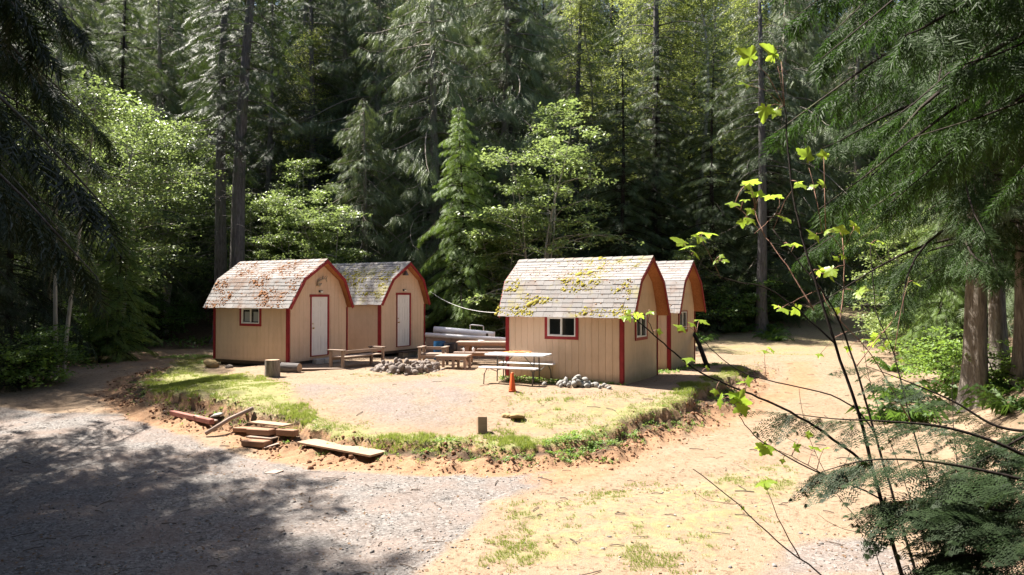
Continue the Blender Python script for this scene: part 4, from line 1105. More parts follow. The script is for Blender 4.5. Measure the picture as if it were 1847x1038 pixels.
    s = fsize * r.uniform(.6, 1.25, N) * (.65 + .35 * np.clip(L[b] / 2.5, 0, 1))
    V, T, ix = scatter(tmpl[0], tmpl[1], pos, d, nrm, s)
    bt = r.random(nb); tint = np.clip(.55 * r.random(N) + .45 * bt[b] + .15 * (tt_ - .5), 0, 1)
    return dict(trunk=np_mesh('trunk', TV, TQ, M[barkmat], None, True), branches=np_mesh('branches', BV, BQ, M[barkmat], None, True),
                crown=np_mesh('crown', V, T, M[leafmat_], dict(tint=tint[ix])))
LEAF4 = (np.array([(0, 0, 0), (.45, .33, .05), (1, 0, -.06), (.45, -.33, .05)]), np.array([(0, 1, 2), (0, 2, 3)]))
def star_leaf(n=5, seed=0, depth=.5, base=.35):
    """palmate maple leaf with pointed lobes, in the XY plane, stalk end at the origin"""
    r = random.Random(seed); pts = []
    lob = [(-2.35, .52), (-1.25, .85), (0, 1.0), (1.25, .85), (2.35, .52)] if n == 5 else [(-1.1, .7), (0, 1), (1.1, .7)]
    lobes = []; depth = .62
    for a, l in lob:
        l *= r.uniform(.9, 1.08)
        lobes += [(a - .46, l * .70), (a - .27, l * .72), (a - .17, l * .88), (a, l), (a + .17, l * .88), (a + .27, l * .72), (a + .46, l * .70)]
    out = [(pi, .10)]
    for i, (a, l) in enumerate(lob):
        out += lobes[i * 7:(i + 1) * 7]
        if i < len(lob) - 1: out.append(((a + lob[i + 1][0]) / 2, depth * .85))
    out[0] = (pi, .05)
    V = [(0.0, 0.0, 0.02)]; 
    for a, l in out:
        x, y = cos(a) * l, sin(a) * l; V.append((x + .32 - .32, y, -.16 * (x * x + y * y) + .06 * abs(sin(a * 1.25)) * l))
    n_ = len(out); T = [(0, 1 + i, 1 + (i + 1) % n_) for i in range(n_)]
    V = np.array(V); cu = r.uniform(.15, .6); V[:, 2] += -cu * V[:, 1] ** 2 * .6 - r.uniform(0, .5) * np.maximum(V[:, 0] - .3, 0) ** 2 + .05 * np.sin(V[:, 1] * 7 + seed) ; V = V * .5; V[:, 0] += .06
    return V, np.array(T)
def broadleaf(seed, H, R, stems, nbr, nleaf, leafsize, leafmat_, barkmat, trunk_r=.09, base=.25, spread=.35, flat=.6, prof=None, leaf=LEAF4, lean=(0, 0), csize=.32):
    r = np.random.default_rng(seed); TVs = []; TQs = []; off = 0; K = 14; SP = []; SR = []
    t = np.linspace(0, 1, K)
    for i in range(stems):
        a = r.random() * 2 * pi; sp = spread * r.uniform(.5, 1.2) * (0 if stems == 1 else 1); hh = H * (1 if i == 0 else r.uniform(.7, 1.0))
        P = np.stack([np.cos(a) * sp * hh * t ** 1.2 + .03 * hh * np.sin(t * 6 + i + seed) * t + lean[0] * hh * t, np.sin(a) * sp * hh * t ** 1.2 + .03 * hh * np.cos(t * 5 + i) * t + lean[1] * hh * t, hh * t - .1], -1)
        SP.append(P); SR.append(trunk_r * r.uniform(.7, 1.1) * ((1 - t) ** .8 + .06) * (1 + .4 * np.exp(-t * hh / .3)))
    TV, TQ = tubes_np(np.array(SP), np.array(SR), 8)
    B = []; BR = []
    K2 = 7; t2 = np.linspace(0, 1, K2)
    for i in range(nbr):
        s = r.integers(stems); q = base + (1 - base) * r.random() ** .9; kk = q * (K - 1); k = min(int(kk), K - 2)
        p = SP[s][k] * (1 - kk + k) + SP[s][k + 1] * (kk - k)
        pr = (sin(pi * min(1, .18 + .82 * (q - base) / (1 - base))) ** .7) if prof is None else prof(q)
        L = R * pr * r.uniform(.5, 1.15) + .2; a = r.random() * 2 * pi
        dz = L * (r.uniform(.15, .7) * t2 - .35 * t2 ** 2)
        B.append(np.stack([p[0] + L * t2 * np.cos(a + .5 * t2), p[1] + L * t2 * np.sin(a + .5 * t2), p[2] + dz], -1)); BR.append((.008 + .010 * L) * (1 - .85 * t2))
    B = np.array(B); BV, BQ = tubes_np(B, np.array(BR), 3)
    # twigs as small layered clusters of leaves
    ncl = max(1, nleaf // 14); b = r.integers(nbr, size=ncl); tq = .25 + .75 * r.random(ncl) ** .8; k = np.clip((tq * (K2 - 1)).astype(int), 0, K2 - 2)
    fr = (tq * (K2 - 1) - k)[:, None]; c = B[b, k] * (1 - fr) + B[b, k + 1] * fr
    c = c + r.normal(0, 1, (ncl, 3)) * [csize, csize, csize * .45]
    N = ncl * 14; ci = np.repeat(np.arange(ncl), 14)
    pos = c[ci] + r.normal(0, 1, (N, 3)) * [csize * .75, csize * .75, csize * .22]
    d = np.column_stack([r.normal(0, 1, N), r.normal(0, 1, N), r.normal(-.25, .35, N)]); nr = np.column_stack([r.normal(0, flat, N), r.normal(0, flat, N), np.ones(N)])
    V, T, ix = scatter(leaf[0], leaf[1], pos, d, nr, leafsize * r.uniform(.6, 1.3, N))
    tint = np.clip(.5 * r.random(N) + .5 * r.random(ncl)[ci], 0, 1)
    return dict(trunk=np_mesh('trunk', TV, TQ, M[barkmat], None, True), branches=np_mesh('branches', BV, BQ, M[barkmat], None, True),
                crown=np_mesh('crown', V, T, M[leafmat_], dict(tint=tint[ix])))
def plant(name, label, cat, proto, X, Y, rz=0, sc=1.0, group=None, sz=None, z=None, tilt=(0, 0)):
    t = thing(name, label, cat, (X, Y, tz(X, Y) if z is None else z), 0, group, rot=(tilt[0], tilt[1], rz))
    t.scale = (sc, sc, sz or sc)
    for k in ('trunk', 'branches', 'crown'):
        if proto.get(k): link(k, proto[k], t)
    return t
def px_x(px, Y): return (px - CX) / F * Y
# ------------------------------------------------------------------ prototypes
PR = {}
PR['cedar1'] = conifer(1, 23, .8, 4.6, 185, .10, .70, .50, 26, FR_CEDAR, .8, 1.0, .34, 'cedar_leaf', 'bark_cedar', .6, .20, .34)
PR['cedar2'] = conifer(2, 20, .4, 4.2, 170, .05, .66, .48, 26, FR_CEDAR, .8, 1.1, .30, 'cedar_leaf', 'bark_cedar', .6, .22, .34)
PR['fir1'] = conifer(3, 27, 2.5, 3.9, 190, .18, .45, .42, 30, FR_FIR, 1.0, .45, .32, 'fir_leaf', 'bark_fir', .6, 0, .34)
PR['fir2'] = conifer(4, 24, 1.0, 3.7, 190, .12, .50, .42, 30, FR_FIR, 1.0, .55, .28, 'fir_leaf', 'bark_fir', .65, 0, .34)
PR['hem1'] = conifer(5, 17, .4, 3.5, 170, .12, .46, .42, 32, FR, 1.0, .45, .2, 'hemlock_leaf', 'bark_dark', .7, 0, .36)
PR['hem2'] = conifer(6, 11.5, .2, 2.5, 210, .22, .62, .30, 60, FR, .8, .65, .11, 'bright_leaf', 'bark_dark', .75, 0, .38)
PR['hem3'] = conifer(7, 3.2, .1, 1.4, 70, .15, .42, .24, 50, FR, 1.0, .35, .04, 'hemlock_leaf', 'bark_dark', .8, 0, .36)
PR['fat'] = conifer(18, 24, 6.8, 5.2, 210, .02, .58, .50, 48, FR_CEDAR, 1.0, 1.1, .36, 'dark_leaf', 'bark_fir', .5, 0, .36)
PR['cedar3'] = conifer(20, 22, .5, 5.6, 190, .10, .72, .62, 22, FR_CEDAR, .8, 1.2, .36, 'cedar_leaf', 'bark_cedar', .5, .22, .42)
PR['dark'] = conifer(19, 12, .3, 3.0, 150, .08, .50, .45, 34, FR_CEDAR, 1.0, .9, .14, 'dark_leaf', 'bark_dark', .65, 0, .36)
PR['pole1'] = conifer(8, 28, 9.5, 3.0, 110, .05, .5, .45, 26, FR_FIR, 1.0, .5, .34, 'fir_leaf', 'bark_fir', .5, 0, .32, lean=(.03, 0), bare=46)
PR['pole2'] = conifer(9, 28, 10.5, 3.0, 100, .05, .5, .45, 26, FR_FIR, 1.0, .5, .36, 'fir_leaf', 'bark_fir', .5, 0, .32, lean=(.045, 0), bare=46)
PR['maple1'] = broadleaf(11, 10.5, 3.0, 6, 150, 19000, .15, 'maple_leaf', 'bark_pale', .07, .04, .20, .45, csize=.24, prof=lambda q: .75 + .35 * sin(q * 5))
PR['maple2'] = broadleaf(12, 6.5, 2.4, 6, 110, 14000, .14, 'maple_leaf', 'bark_pale', .05, .03, .30, .45, csize=.22, prof=lambda q: .8 + .3 * sin(q * 6))
PR['maple3'] = broadleaf(13, 11, 3.0, 3, 120, 18000, .13, 'maple_leaf', 'bark_pale', .10, .25, .12, .5)
PR['alder1'] = broadleaf(14, 21, 2.4, 1, 90, 13000, .12, 'alder_leaf', 'bark_pale', .17, .32, 0, .7)
PR['shrub1'] = broadleaf(15, 2.2, 1.2, 6, 50, 4200, .10, 'fern_leaf', 'bark_dark', .02, .05, .4, .6, csize=.2)
PR['shrub2'] = broadleaf(16, 1.3, .9, 6, 40, 2600, .09, 'weed', 'bark_dark', .015, .05, .5, .6, csize=.16)
# fern: arching fronds
def fern_mesh():
    r = np.random.default_rng(3); n = 17; tm = frond_template(9, .17, .35, .05, .04, 8); a = np.arange(n) * 2 * pi / n + r.normal(0, .15, n)
    d = np.column_stack([np.cos(a), np.sin(a), r.uniform(.5, 1.1, n)]); V, T, ix = scatter(tm[0], tm[1], np.zeros((n, 3)), d, np.column_stack([-np.cos(a), -np.sin(a), np.full(n, 2.)]), r.uniform(.7, 1.0, n))
    return np_mesh('fern', V, T, M['fern_leaf'], dict(tint=r.random(n)[ix]))
FERN = fern_mesh()
# ------------------------------------------------------------------ the forest
def T(name, label, cat, proto, px, Y, rz=0, sc=1.0, group=None, **k): return plant(name, label, cat, PR[proto], px_x(px, Y), Y, rz, sc, group, **k)
G_DARK = 'dark conifers deep in the forest'
T('fir_tree', 'tall straight grey trunk rising behind the left cabin roof, second of the bare pair', 'tree', 'pole2', 428, 33.4, .0, 1.0)
T('fir_tree', 'tall bare speckled trunk just left of the thicker bare one, behind the left cabin', 'tree', 'pole1', 398, 34.4, .2, .92)
T('cedar_tree', 'large grey-green drooping cedar with visible dark trunk, above the second cabin', 'tree', 'cedar3', 785, 40.0, .5, 1.0)
T('cedar_tree', 'shorter silvery drooping cedar left of the big one, behind the second cabin', 'tree', 'cedar3', 655, 37.2, 1.7, .55)
T('cedar_tree', 'tall drooping cedar crowning the middle of the forest wall', 'tree', 'cedar3', 905, 43.0, 2.9, 1.05)
T('cedar_tree', 'tall grey-green cedar at top centre-left beside the darker firs', 'tree', 'cedar3', 680, 44.0, 4.1, 1.05)
T('hemlock_tree', 'narrow bright yellow-green young hemlock in front of the dark gap', 'tree', 'hem2', 838, 35.0, .4, .98, tilt=(.02, -.035))
T('hemlock_tree', 'duller young hemlock top just behind the bright narrow one', 'tree', 'hem2', 868, 36.6, 2.4, .86)
T('maple_tree', 'leafy bright maple right of the young hemlock, behind the front right cabin', 'tree', 'maple1', 975, 34.4, .3, 1.12)
T('maple_tree', 'low bushy maple leaning against the young hemlock', 'tree', 'maple2', 915, 35.0, 2.2, .85)
T('maple_tree', 'bright vine maple behind the roof of the left cabin', 'tree', 'maple1', 535, 37.0, 1.0, .86)
T('maple_tree', 'pale green vine maple behind the roof of the second cabin', 'tree', 'maple2', 610, 35.6, 2.1, 1.0)
T('maple_tree', 'slender vine maple between the two bare trunks and the left cabin', 'tree', 'maple2', 480, 39.0, 3.3, 1.05)
T('hemlock_tree', 'small feathery hemlock top poking above the second cabin roof', 'tree', 'hem3', 700, 32.6, 0, 1.15)
T('fir_tree', 'dark fir with wide layered boughs left of the drooping cedars', 'tree', 'fir2', 560, 47.0, 1, .9)
T('fir_tree', 'tall dark fir just right of the bare trunks', 'tree', 'fir1', 500, 51.0, 2, 1.0)
T('hemlock_tree', 'shaded hemlock right of the bright maple, boughs over the cabin ridge', 'tree', 'hem1', 1120, 39.5, .4, .9)
T('hemlock_tree', 'dark hemlock behind the ridge of the front right cabin', 'tree', 'hem1', 1185, 41.0, 1.5, .95)
T('hemlock_tree', 'layered hemlock above the farthest right cabin', 'tree', 'hem1', 1290, 39.5, 2.6, .92)
T('hemlock_tree', 'layered grey-green hemlock left of the uphill path', 'tree', 'hem1', 1385, 40.5, 3.7, .95)
T('alder_tree', 'thin pale-barked alder with yellow-green leaves, left one of two', 'tree', 'alder1', 1212, 44.5, 0, .95)
T('alder_tree', 'thin pale-barked alder with yellow-green leaves, right one of two', 'tree', 'alder1', 1262, 43.0, 2, 1.05)
T('alder_tree', 'yellow-green alder at the top right of centre behind the pale trunks', 'tree', 'alder1', 1165, 50.0, 4, 1.1)
T('cedar_tree', 'tall cedar with drooping pale sprays left of the near dark boughs', 'tree', 'cedar3', 1425, 46.0, 5, 1.0)
T('cedar_tree', 'shaded cedar behind the uphill path', 'tree', 'cedar2', 1555, 50.0, 5.5, 1.1)
T('fir_tree', 'dark straight trunk left of the uphill path entrance', 'tree', 'pole1', 1372, 37.0, 1, .8)
T('maple_tree', 'yellow-green thicket tree right of the uphill path', 'tree', 'maple2', 1655, 27.0, 2, .85)
T('hemlock_tree', 'bright feathery hemlock on the right edge of the path', 'tree', 'hem2', 1700, 24.5, 2, .62)
T('maple_tree', 'tall leafy maple overhanging the right side of the path', 'tree', 'maple3', 1690, 36.0, 2, 1.0)
T('alder_tree', 'yellow-green alder rising behind the dark hemlocks right of centre', 'tree', 'alder1', 1340, 49.0, 1, 1.0)
T('alder_tree', 'sunlit alder crown high above the bright maple', 'tree', 'alder1', 1060, 47.0, 3, .95)
T('alder_tree', 'sparse alder between the bare trunks and the drooping cedars', 'tree', 'alder1', 560, 43.0, 5, .8)
T('maple_tree', 'vine maple low between the dark hemlocks, behind the right cabins', 'tree', 'maple2', 1230, 38.0, 4, .7)
T('maple_tree', 'small green maple over the far end of the path', 'tree', 'maple2', 1500, 47.0, 3, .9)
# left side
T('maple_tree', 'tall backlit vine maple full of small bright leaves on the left', 'tree', 'maple3', 215, 30.0, .4, .92)
T('maple_tree', 'leafy maple behind the tall one on the left', 'tree', 'maple3', 300, 37.0, 1.9, 1.0)
T('maple_tree', 'half shaded maple at the left edge above the thin pale stems', 'tree', 'maple3', 90, 26.0, 3.4, .9)
T('hemlock_tree', 'shaded hemlock over the bend of the left track', 'tree', 'hem1', 290, 44.0, .9, .9)
T('hemlock_tree', 'low dark hemlock boughs beside the left track', 'tree', 'hem2', 215, 26.5, 2.4, .55)
T('hemlock_tree', 'dark hemlock deeper along the left edge of the track', 'tree', 'hem1', 150, 34.0, 2.9, .9)
for px, Y, l in [(103, 22.5, 'left one of two thin pale stems beside the left track'), (136, 22.3, 'right one of two thin pale stems, leaning, beside the left track')]:
    t = thing('alder_sapling', l, 'tree', (px_x(px, Y) - (.35 if px > 110 else 0), Y, tz(px_x(px, Y), Y)), 0, 'two thin pale stems left of the track')
    V, Q_, _, _ = trunk_np(9.5, .062, px, 8, 20, (.10 if px > 110 else .0, .0), .3, .015, .7, .1); link('trunk', np_mesh('trunk', V, Q_, M['bark_pale'], None, True), t)
    pb = broadleaf(px, 9.5, 1.6, 1, 30, 2600, .11, 'maple_leaf', 'bark_pale', .01, .55, 0, .5, lean=(.08, 0)); link('branches', pb['branches'], t); link('crown', pb['crown'], t)
SHLAB = [
 ('fir_tree', 'very dark near conifer filling the upper left corner', 'fat', -13.4, 13.6, 1.9, .95),
 ('cedar_tree', 'dark conifer with hanging boughs reaching in from the left edge', 'fat', -12.6, 8.4, 1.6, .95),
 ('fir_tree', 'shaded conifer at the far left beyond the nearest one', 'fat', -17.6, 12.2, 2.6, .95), ('fir_tree', 'dark conifer just outside the left edge whose boughs hang over the gravel', 'fat', -11.6, 9.9, 4.4, .95), ('fir_tree', 'tall shaded conifer out of frame at the lower left', 'fat', -16.2, 7.6, 3.4, 1.0),
 ('hemlock_tree', 'small shaded hemlock at the left edge in front of the track', 'dark', -15.6, 20.9, 1, .55),
 ('hemlock_tree', 'dark hemlock at the left edge nearest the gravel road', 'dark', -14.2, 16.6, 2, .5), ('hemlock_tree', 'dark hemlock beside the two thin pale stems', 'dark', -17.2, 24.5, 3, .95)]
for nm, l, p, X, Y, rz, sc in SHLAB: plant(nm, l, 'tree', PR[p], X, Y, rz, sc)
# forest mass: tell-apart-by-nothing dark conifers
RG = random.Random(3); n = 0
spots = []
def far_ok(X, Y, dmin):
    return all((X - a) ** 2 + (Y - b) ** 2 > dmin ** 2 for a, b in spots)
tries = 0
while len(spots) < 250 and tries < 16000:
    tries += 1
    Y = RG.uniform(42, 100); X = RG.uniform(-.82, .82) * Y * 1.05
    if poly_sd(np.array([X]), np.array([Y]), P_PATH)[0] > -1.5: continue
    if 42 < Y < 58 and abs((X - 13) * .53 + (Y - 45) * .85) < 3.2 and 2 < X < 18: continue
    if not far_ok(X, Y, 2.5): continue
    spots.append((X, Y))
for i, (X, Y) in enumerate(spots):
    p = RG.choice(['fir1', 'fir2', 'cedar1', 'fir1', 'fir2', 'hem1']); s = RG.uniform(.85, 1.2)
    if p == 'hem1': s *= 1.3
    if Y > 62: s *= 1.3
    if p in ('cedar1',): nm = 'cedar_tree'
    elif p == 'hem1': nm = 'hemlock_tree'
    else: nm = 'fir_tree'
    plant(nm, 'one of many dark conifers standing deep in the forest behind the clearing', 'tree', PR[p], X, Y, RG.random() * 6.28, s, G_DARK, tilt=(RG.gauss(0, .015), RG.gauss(0, .015)))
# side flanks, near trees beside and left of the view
flank = [(-20, 25, 'fir1', .9), (-22, 31, 'fir2', 1.0), (-19.5, 36, 'hem1', 1.1), (-24, 38, 'cedar1', 1.0), (-14, 41, 'fir2', .85), (-21, 17, 'fir1', .9), (-19.5, 9, 'fat', .95), (-11.5, 4.5, 'fat', .85),
         (-17, 3, 'fir1', .9), (-27, 27, 'fir1', 1), (-27, 19, 'fir2', 1), (-25, 12, 'fir1', 1)]
for i, (X, Y, p, s) in enumerate(flank):
    plant({'c': 'cedar_tree', 'h': 'hemlock_tree'}.get(p[0], 'fir_tree'), 'one of several shaded conifers along the left edge of the clearing', 'tree', PR[p], X, Y, i * 1.7, s, 'shaded conifers along the left edge')
flank = [(17.5, 24, 'cedar1', .8), (20, 30, 'fir2', .9), (23, 36, 'hem1', 1.1), (19, 18, 'fir1', .9), (27, 42, 'fir1', 1), (24, 24, 'cedar1', 1)]
for i, (X, Y, p, s) in enumerate(flank):
    plant({'c': 'cedar_tree', 'h': 'hemlock_tree'}.get(p[0], 'fir_tree'), 'one of several conifers rising beyond the right bank', 'tree', PR[p], X, Y, i * 1.1 + 1, s, 'conifers beyond the right bank')
# trees behind and beside the camera, unseen: added to close the clearing against skylight
for i, (X, Y, p, s) in enumerate([(-11, -5, 'fat', 1), (-3, -8, 'fir1', 1), (4, -7, 'fir2', 1.1), (10, -4, 'fir1', 1), (14, 2, 'fat', .9), (-15, -8, 'fir1', 1.1), (8, -13, 'cedar1', 1), (-7, -14, 'fir1', 1.1), (1, -15, 'fir2', 1.1), (17, -8, 'fir1', 1), (19, 7, 'fir1', 1), (16, 12, 'fir2', .9)]):
    plant({'c': 'cedar_tree'}.get(p[0], 'fir_tree'), 'one of the unseen conifers added behind the camera to block skylight', 'tree', PR[p], X, Y, i * 1.9, s, 'unseen skylight-blocking conifers behind the camera')
for i, (X, Y, s) in enumerate([(-9, 1.5, .95), (-10, -1, 1), (-8.2, 5.2, .9), (-7, -6.5, 1), (0, -9.5, 1), (7, -6.5, 1), (9, 1, .9)]):  # more unseen dense crowns, added to hide the sky from the shadowed ground
    plant('fir_tree', 'one of the unseen conifers added behind the camera to block skylight', 'tree', PR['fat'], X, Y, i * 2.3, s, 'unseen skylight-blocking conifers behind the camera')
# big cedar trunks at the right with boughs hanging into the view
FRN = frond_template(5, .24, .25, .040, .26, 9)
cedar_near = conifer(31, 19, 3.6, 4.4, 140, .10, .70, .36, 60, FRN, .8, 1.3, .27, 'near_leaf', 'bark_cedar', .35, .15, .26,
                     keep=lambda a, h, r: ((np.cos(a - 4.0) > -.35) & (h < 11)) | (r.random(len(h)) < .35))
PR['cedarnear'] = cedar_near
def planted(px, Y): X = px_x(px, Y); return Vector((X, Y, tz(X, Y)))
g = planted(1755, 17.4)
cedar_near['branches'].materials[0] = M['bark_dark']
plant('cedar_tree', 'thickest grey stringy cedar trunk on the right bank', 'tree', PR['cedarnear'], g.x, g.y, .0, .96)
for px, Y, r0, l in [(1800, 18.6, .19, 'second grey cedar trunk just right of the thickest one'), (1842, 17.0, .17, 'grey cedar trunk at the right edge of the bank')]:
    g = planted(px, Y); t = thing('cedar_tree', l, 'tree', g)
    V, Q_, _, _ = trunk_np(14, r0, px, 14, 26, (.01, .01), .6, .01); link('trunk', np_mesh('trunk', V, Q_, M['bark_cedar'], None, True), t)
    link('crown', PR['cedar2']['crown'], t, (0, 0, 3.5), (0, 0, px), (.62, .62, .55)); link('branches', PR['cedar2']['branches'], t, (0, 0, 3.5), (0, 0, px), (.62, .62, .55))
# the overhanging near cedar, trunk outside the frame
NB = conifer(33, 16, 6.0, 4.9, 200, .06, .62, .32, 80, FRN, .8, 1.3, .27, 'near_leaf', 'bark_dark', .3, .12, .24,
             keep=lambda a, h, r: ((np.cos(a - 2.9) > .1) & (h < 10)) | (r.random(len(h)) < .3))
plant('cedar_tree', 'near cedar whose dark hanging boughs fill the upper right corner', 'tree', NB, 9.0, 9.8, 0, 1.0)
# understory at the forest edge
def under(px, py, p, sc, rz): 
    g = ground_at(px, py); return g
shr = [(40, 700), (80, 690), (180, 655), (230, 630), (290, 615), (330, 590), (15, 640), (140, 640), (1300, 600), (1330, 575), (1365, 590), (1410, 560), (1285, 560), (1650, 640), (1690, 600), (1620, 580), (1720, 640), (1660, 560),
       (1800, 700), (1560, 500), (1440, 510), (700, 600), (850, 590), (600, 590), (470, 590), (1080, 600), (1010, 590), (1700, 690), (1680, 520), (1600, 520)]
SL = {40: 'below the dark hemlock at the left edge', 80: 'left of the two thin pale stems', 180: 'right of the two thin pale stems beside the left track', 230: 'under the tall left maple', 290: 'at the bend of the left track', 330: 'at the far end of the left track',
      15: 'at the extreme left edge of the forest', 140: 'behind the two thin pale stems', 1300: 'just right of the farthest cabin', 1330: 'in the shade behind the farthest cabin', 1365: 'at the foot of the dark straight trunk', 1410: 'left of the uphill path mouth',
      1285: 'hidden in shade behind the right cabins', 1650: 'at the top of the right bank', 1690: 'in the middle of the right bank', 1620: 'right of the uphill path mouth', 1720: 'left of the thickest cedar trunk', 1660: 'under the yellow-green thicket tree',
      1800: 'between the grey cedar trunks', 1560: 'high on the right of the uphill path', 1440: 'high on the left of the uphill path', 700: 'behind the second cabin', 850: 'at the foot of the young hemlock', 600: 'between the two left cabins at the back',
      470: 'behind the left cabin', 1080: 'right behind the front right cabin', 1010: 'at the foot of the bright maple', 1705: 'below the thickest cedar trunk', 1680: 'highest on the right bank', 1600: 'at the far end of the uphill path'}
for i, (px, py) in enumerate(shr):
    if (px, py) == (1700, 690): px = 1705
    g = ground_at(px, py)
    t = thing('shrub', 'dark green leafy shrub ' + SL[px], 'shrub', g, i * 1.3)
    s = RG.uniform(.7, 1.25); t.scale = (s, s, s); p = PR['shrub1' if i % 3 else 'shrub2']
    for k in ('trunk', 'branches', 'crown'): link(k, p[k], t)
hs = [(255, 612, .7), (60, 660, .9), (1320, 590, .8), (1600, 560, .9), (1700, 560, 1.1), (1640, 520, 1.2), (1420, 545, .8), (760, 590, 1.0), (1130, 590, 1.1), (980, 585, 1.0), (1740, 610, 1.0), (190, 600, 1.3), (330, 560, 1.3), (1270, 600, 1.0)]
HL = ['at the bend of the left track', 'at the left edge beside the gravel road', 'in the shade right of the farthest cabin', 'right of the uphill path mouth', 'high on the right bank', 'on the upper right side of the uphill path', 'left of the uphill path mouth',
      'behind the second cabin near the white roll', 'right behind the front right cabin roof', 'behind the left half of the front right cabin', 'in front of the grey cedar trunks', 'beside the two thin pale stems', 'at the far end of the left track', 'just behind the farthest cabin']
for i, (px, py, s) in enumerate(hs):
    g = ground_at(px, py); t = thing('hemlock_sapling', 'small feathery hemlock sapling ' + HL[i], 'tree', g, i * 2.1)
    t.scale = (s, s, s)
    for k in ('trunk', 'branches', 'crown'): link(k, PR['hem3'][k], t)
for i in range(110):
    if i < 45: px, py = RG.uniform(1245, 1420), RG.uniform(545, 622)
    elif i < 70: px, py = RG.uniform(1600, 1840), RG.uniform(560, 760)
    elif i < 100: px, py = RG.uniform(0, 330), RG.uniform(585, 700)
    else: px, py = RG.uniform(780, 900), RG.uniform(580, 600)
    g = ground_at(px, py)
    if i >= 70 and i < 100 and masks(np.array([g.x]), np.array([g.y]))[3][0] < .5: continue
    o = link('fern', FERN, None, g, (RG.gauss(0, .1), RG.gauss(0, .1), RG.random() * 6), [RG.uniform(.6, 1.15)] * 3)
    tag(o, 'one of the sword ferns scattered over the shaded forest edge', 'fern', 'sword ferns at the forest edge')
def uc_prob(x, y):
    g, e, m, f, s = masks(x, y); return np.clip(f - .35, 0, 1) * (s < -1.6) * (fbm(x * .7, y * .7, 171) > .42)
P, r = sample_ground(5200, 12, 60, uc_prob, 29)
weeds('undergrowth', 'low leafy undergrowth covering the forest floor', P, .30, 12, 'fern_leaf')
# fallen branches near the left track and the right path
# ------------------------------------------------------------------ foreground saplings and bough
LEAFM = []
for k in range(5):
    v, t_ = star_leaf(5, k, .5); LEAFM.append(np_mesh('leaf', v, t_, M['big_leaf'], dict(tint=np.full(len(v), .3 + .15 * k))))
RF = random.Random(11)
def poly3(pts, Y0, Y1=None, n=None):
    """pixels + depths to world polyline"""
    Y1 = Y0 if Y1 is None else Y1; m = len(pts)
    return [at_depth(p[0], p[1], (p[2] if len(p) > 2 else Y0 + (Y1 - Y0) * i / max(1, m - 1))) for i, p in enumerate(pts)]
def smooth_poly(P, k=4):
    out = []
    for i in range(len(P) - 1):
        p0 = P[max(i - 1, 0)]; p1 = P[i]; p2 = P[i + 1]; p3 = P[min(i + 2, len(P) - 1)]
        for j in range(k):
            t = j / k; out.append(.5 * ((2 * p1) + (-p0 + p2) * t + (2 * p0 - 5 * p1 + 4 * p2 - p3) * t * t + (-p0 + 3 * p1 - 3 * p2 + p3) * t ** 3))
    out.append(P[-1]); return out
def sapling(label, stems, leaves, root_y, group=None, mat='bark_dark'):
    """stems: list of (points, depth0, depth1, r0, r1, material); first is the main stem, extended to the ground"""
    P0 = poly3(stems[0][0], stems[0][1], stems[0][2]); b = P0[0]; d = (P0[0] - P0[1]).normalized(); hh = b.z - tz(b.x, b.y)
    hz = Vector((d.x, d.y, 0)); hz = hz.normalized() * min(hz.length / max(.25, -d.z), .9) * hh * .8 if hz.length > 1e-3 else hz
    base = b + hz + Vector((0, root_y, 0)); base.z = tz(base.x, base.y) - .05
    c1 = b + d * hh * .45; c2 = base + Vector((0, 0, hh * .45))
    BZ = [base * (1 - q) ** 3 + c2 * 3 * q * (1 - q) ** 2 + c1 * 3 * q * q * (1 - q) + b * q ** 3 for q in (0, .17, .34, .5, .67, .84)]
    t = thing('maple_sapling', label, 'sapling', base, 0, group); nodes = []
    for i, (pts, y0, y1, r0, r1, mt) in enumerate(stems):
        P = poly3(pts, y0, y1)
        if i == 0: P = BZ + P
        P = smooth_poly(P); P = [p - base + Vector((RF.gauss(0, .002), 0, RF.gauss(0, .002))) for p in P]; n = len(P)
        MB().tube(P, [r0 + (r1 - r0) * q / (n - 1) for q in range(n)], 8 if r0 > .006 else 5, True, True).build('stem' if i == 0 else 'branch', M[mt], t)
        nodes += [(p, y0) for p in P]
    tw = MB()
    for lf in leaves:
        px, py, rad = lf[:3]
        c = min(nodes, key=lambda q: (q[0].x + base.x - (px - CX) / F * (q[0].y + base.y)) ** 2 + (q[0].z + base.z - CZ - (HY - py) / F * (q[0].y + base.y)) ** 2)[0]
        Y = c.y + base.y + RF.uniform(-.12, .12); p = at_depth(px, py, Y) - base; size = rad / F * Y * 3.0
        # stalk joins the leaf at its base
        dirv = (p - c); dd = Vector((RF.gauss(0, .3), RF.gauss(-.2, .4), RF.gauss(-.25, .25))) + dirv.normalized() * .9 if dirv.length > 1e-3 else Vector((1, 0, 0))
        dd.normalize(); nn = Vector((RF.gauss(0, .35), RF.gauss(-.75, .3), RF.uniform(.35, 1.1))); y_ = nn.cross(dd).normalized(); z_2 = dd.cross(y_)
        m4 = Matrix((dd, y_, z_2)).transposed().to_4x4() @ Matrix.Scale(size, 4); m4.translation = p - dd * size * .1
        o = link('leaf', LEAFM[RF.randrange(5)], t); o.matrix_local = m4
        s = m4.translation; mid_ = (c + s) / 2 + Vector((0, 0, .12 * (c - s).length)); 
        if (c - s).length > .004: tw.tube([c, mid_, s], [.0022, .0016, .0012], 4)
    if tw.v: tag(tw.build('leaf_stalks', M['bark_pink'], t), kind='stuff')
    return t
D = 'bark_dark'; K_ = 'bark_pink'
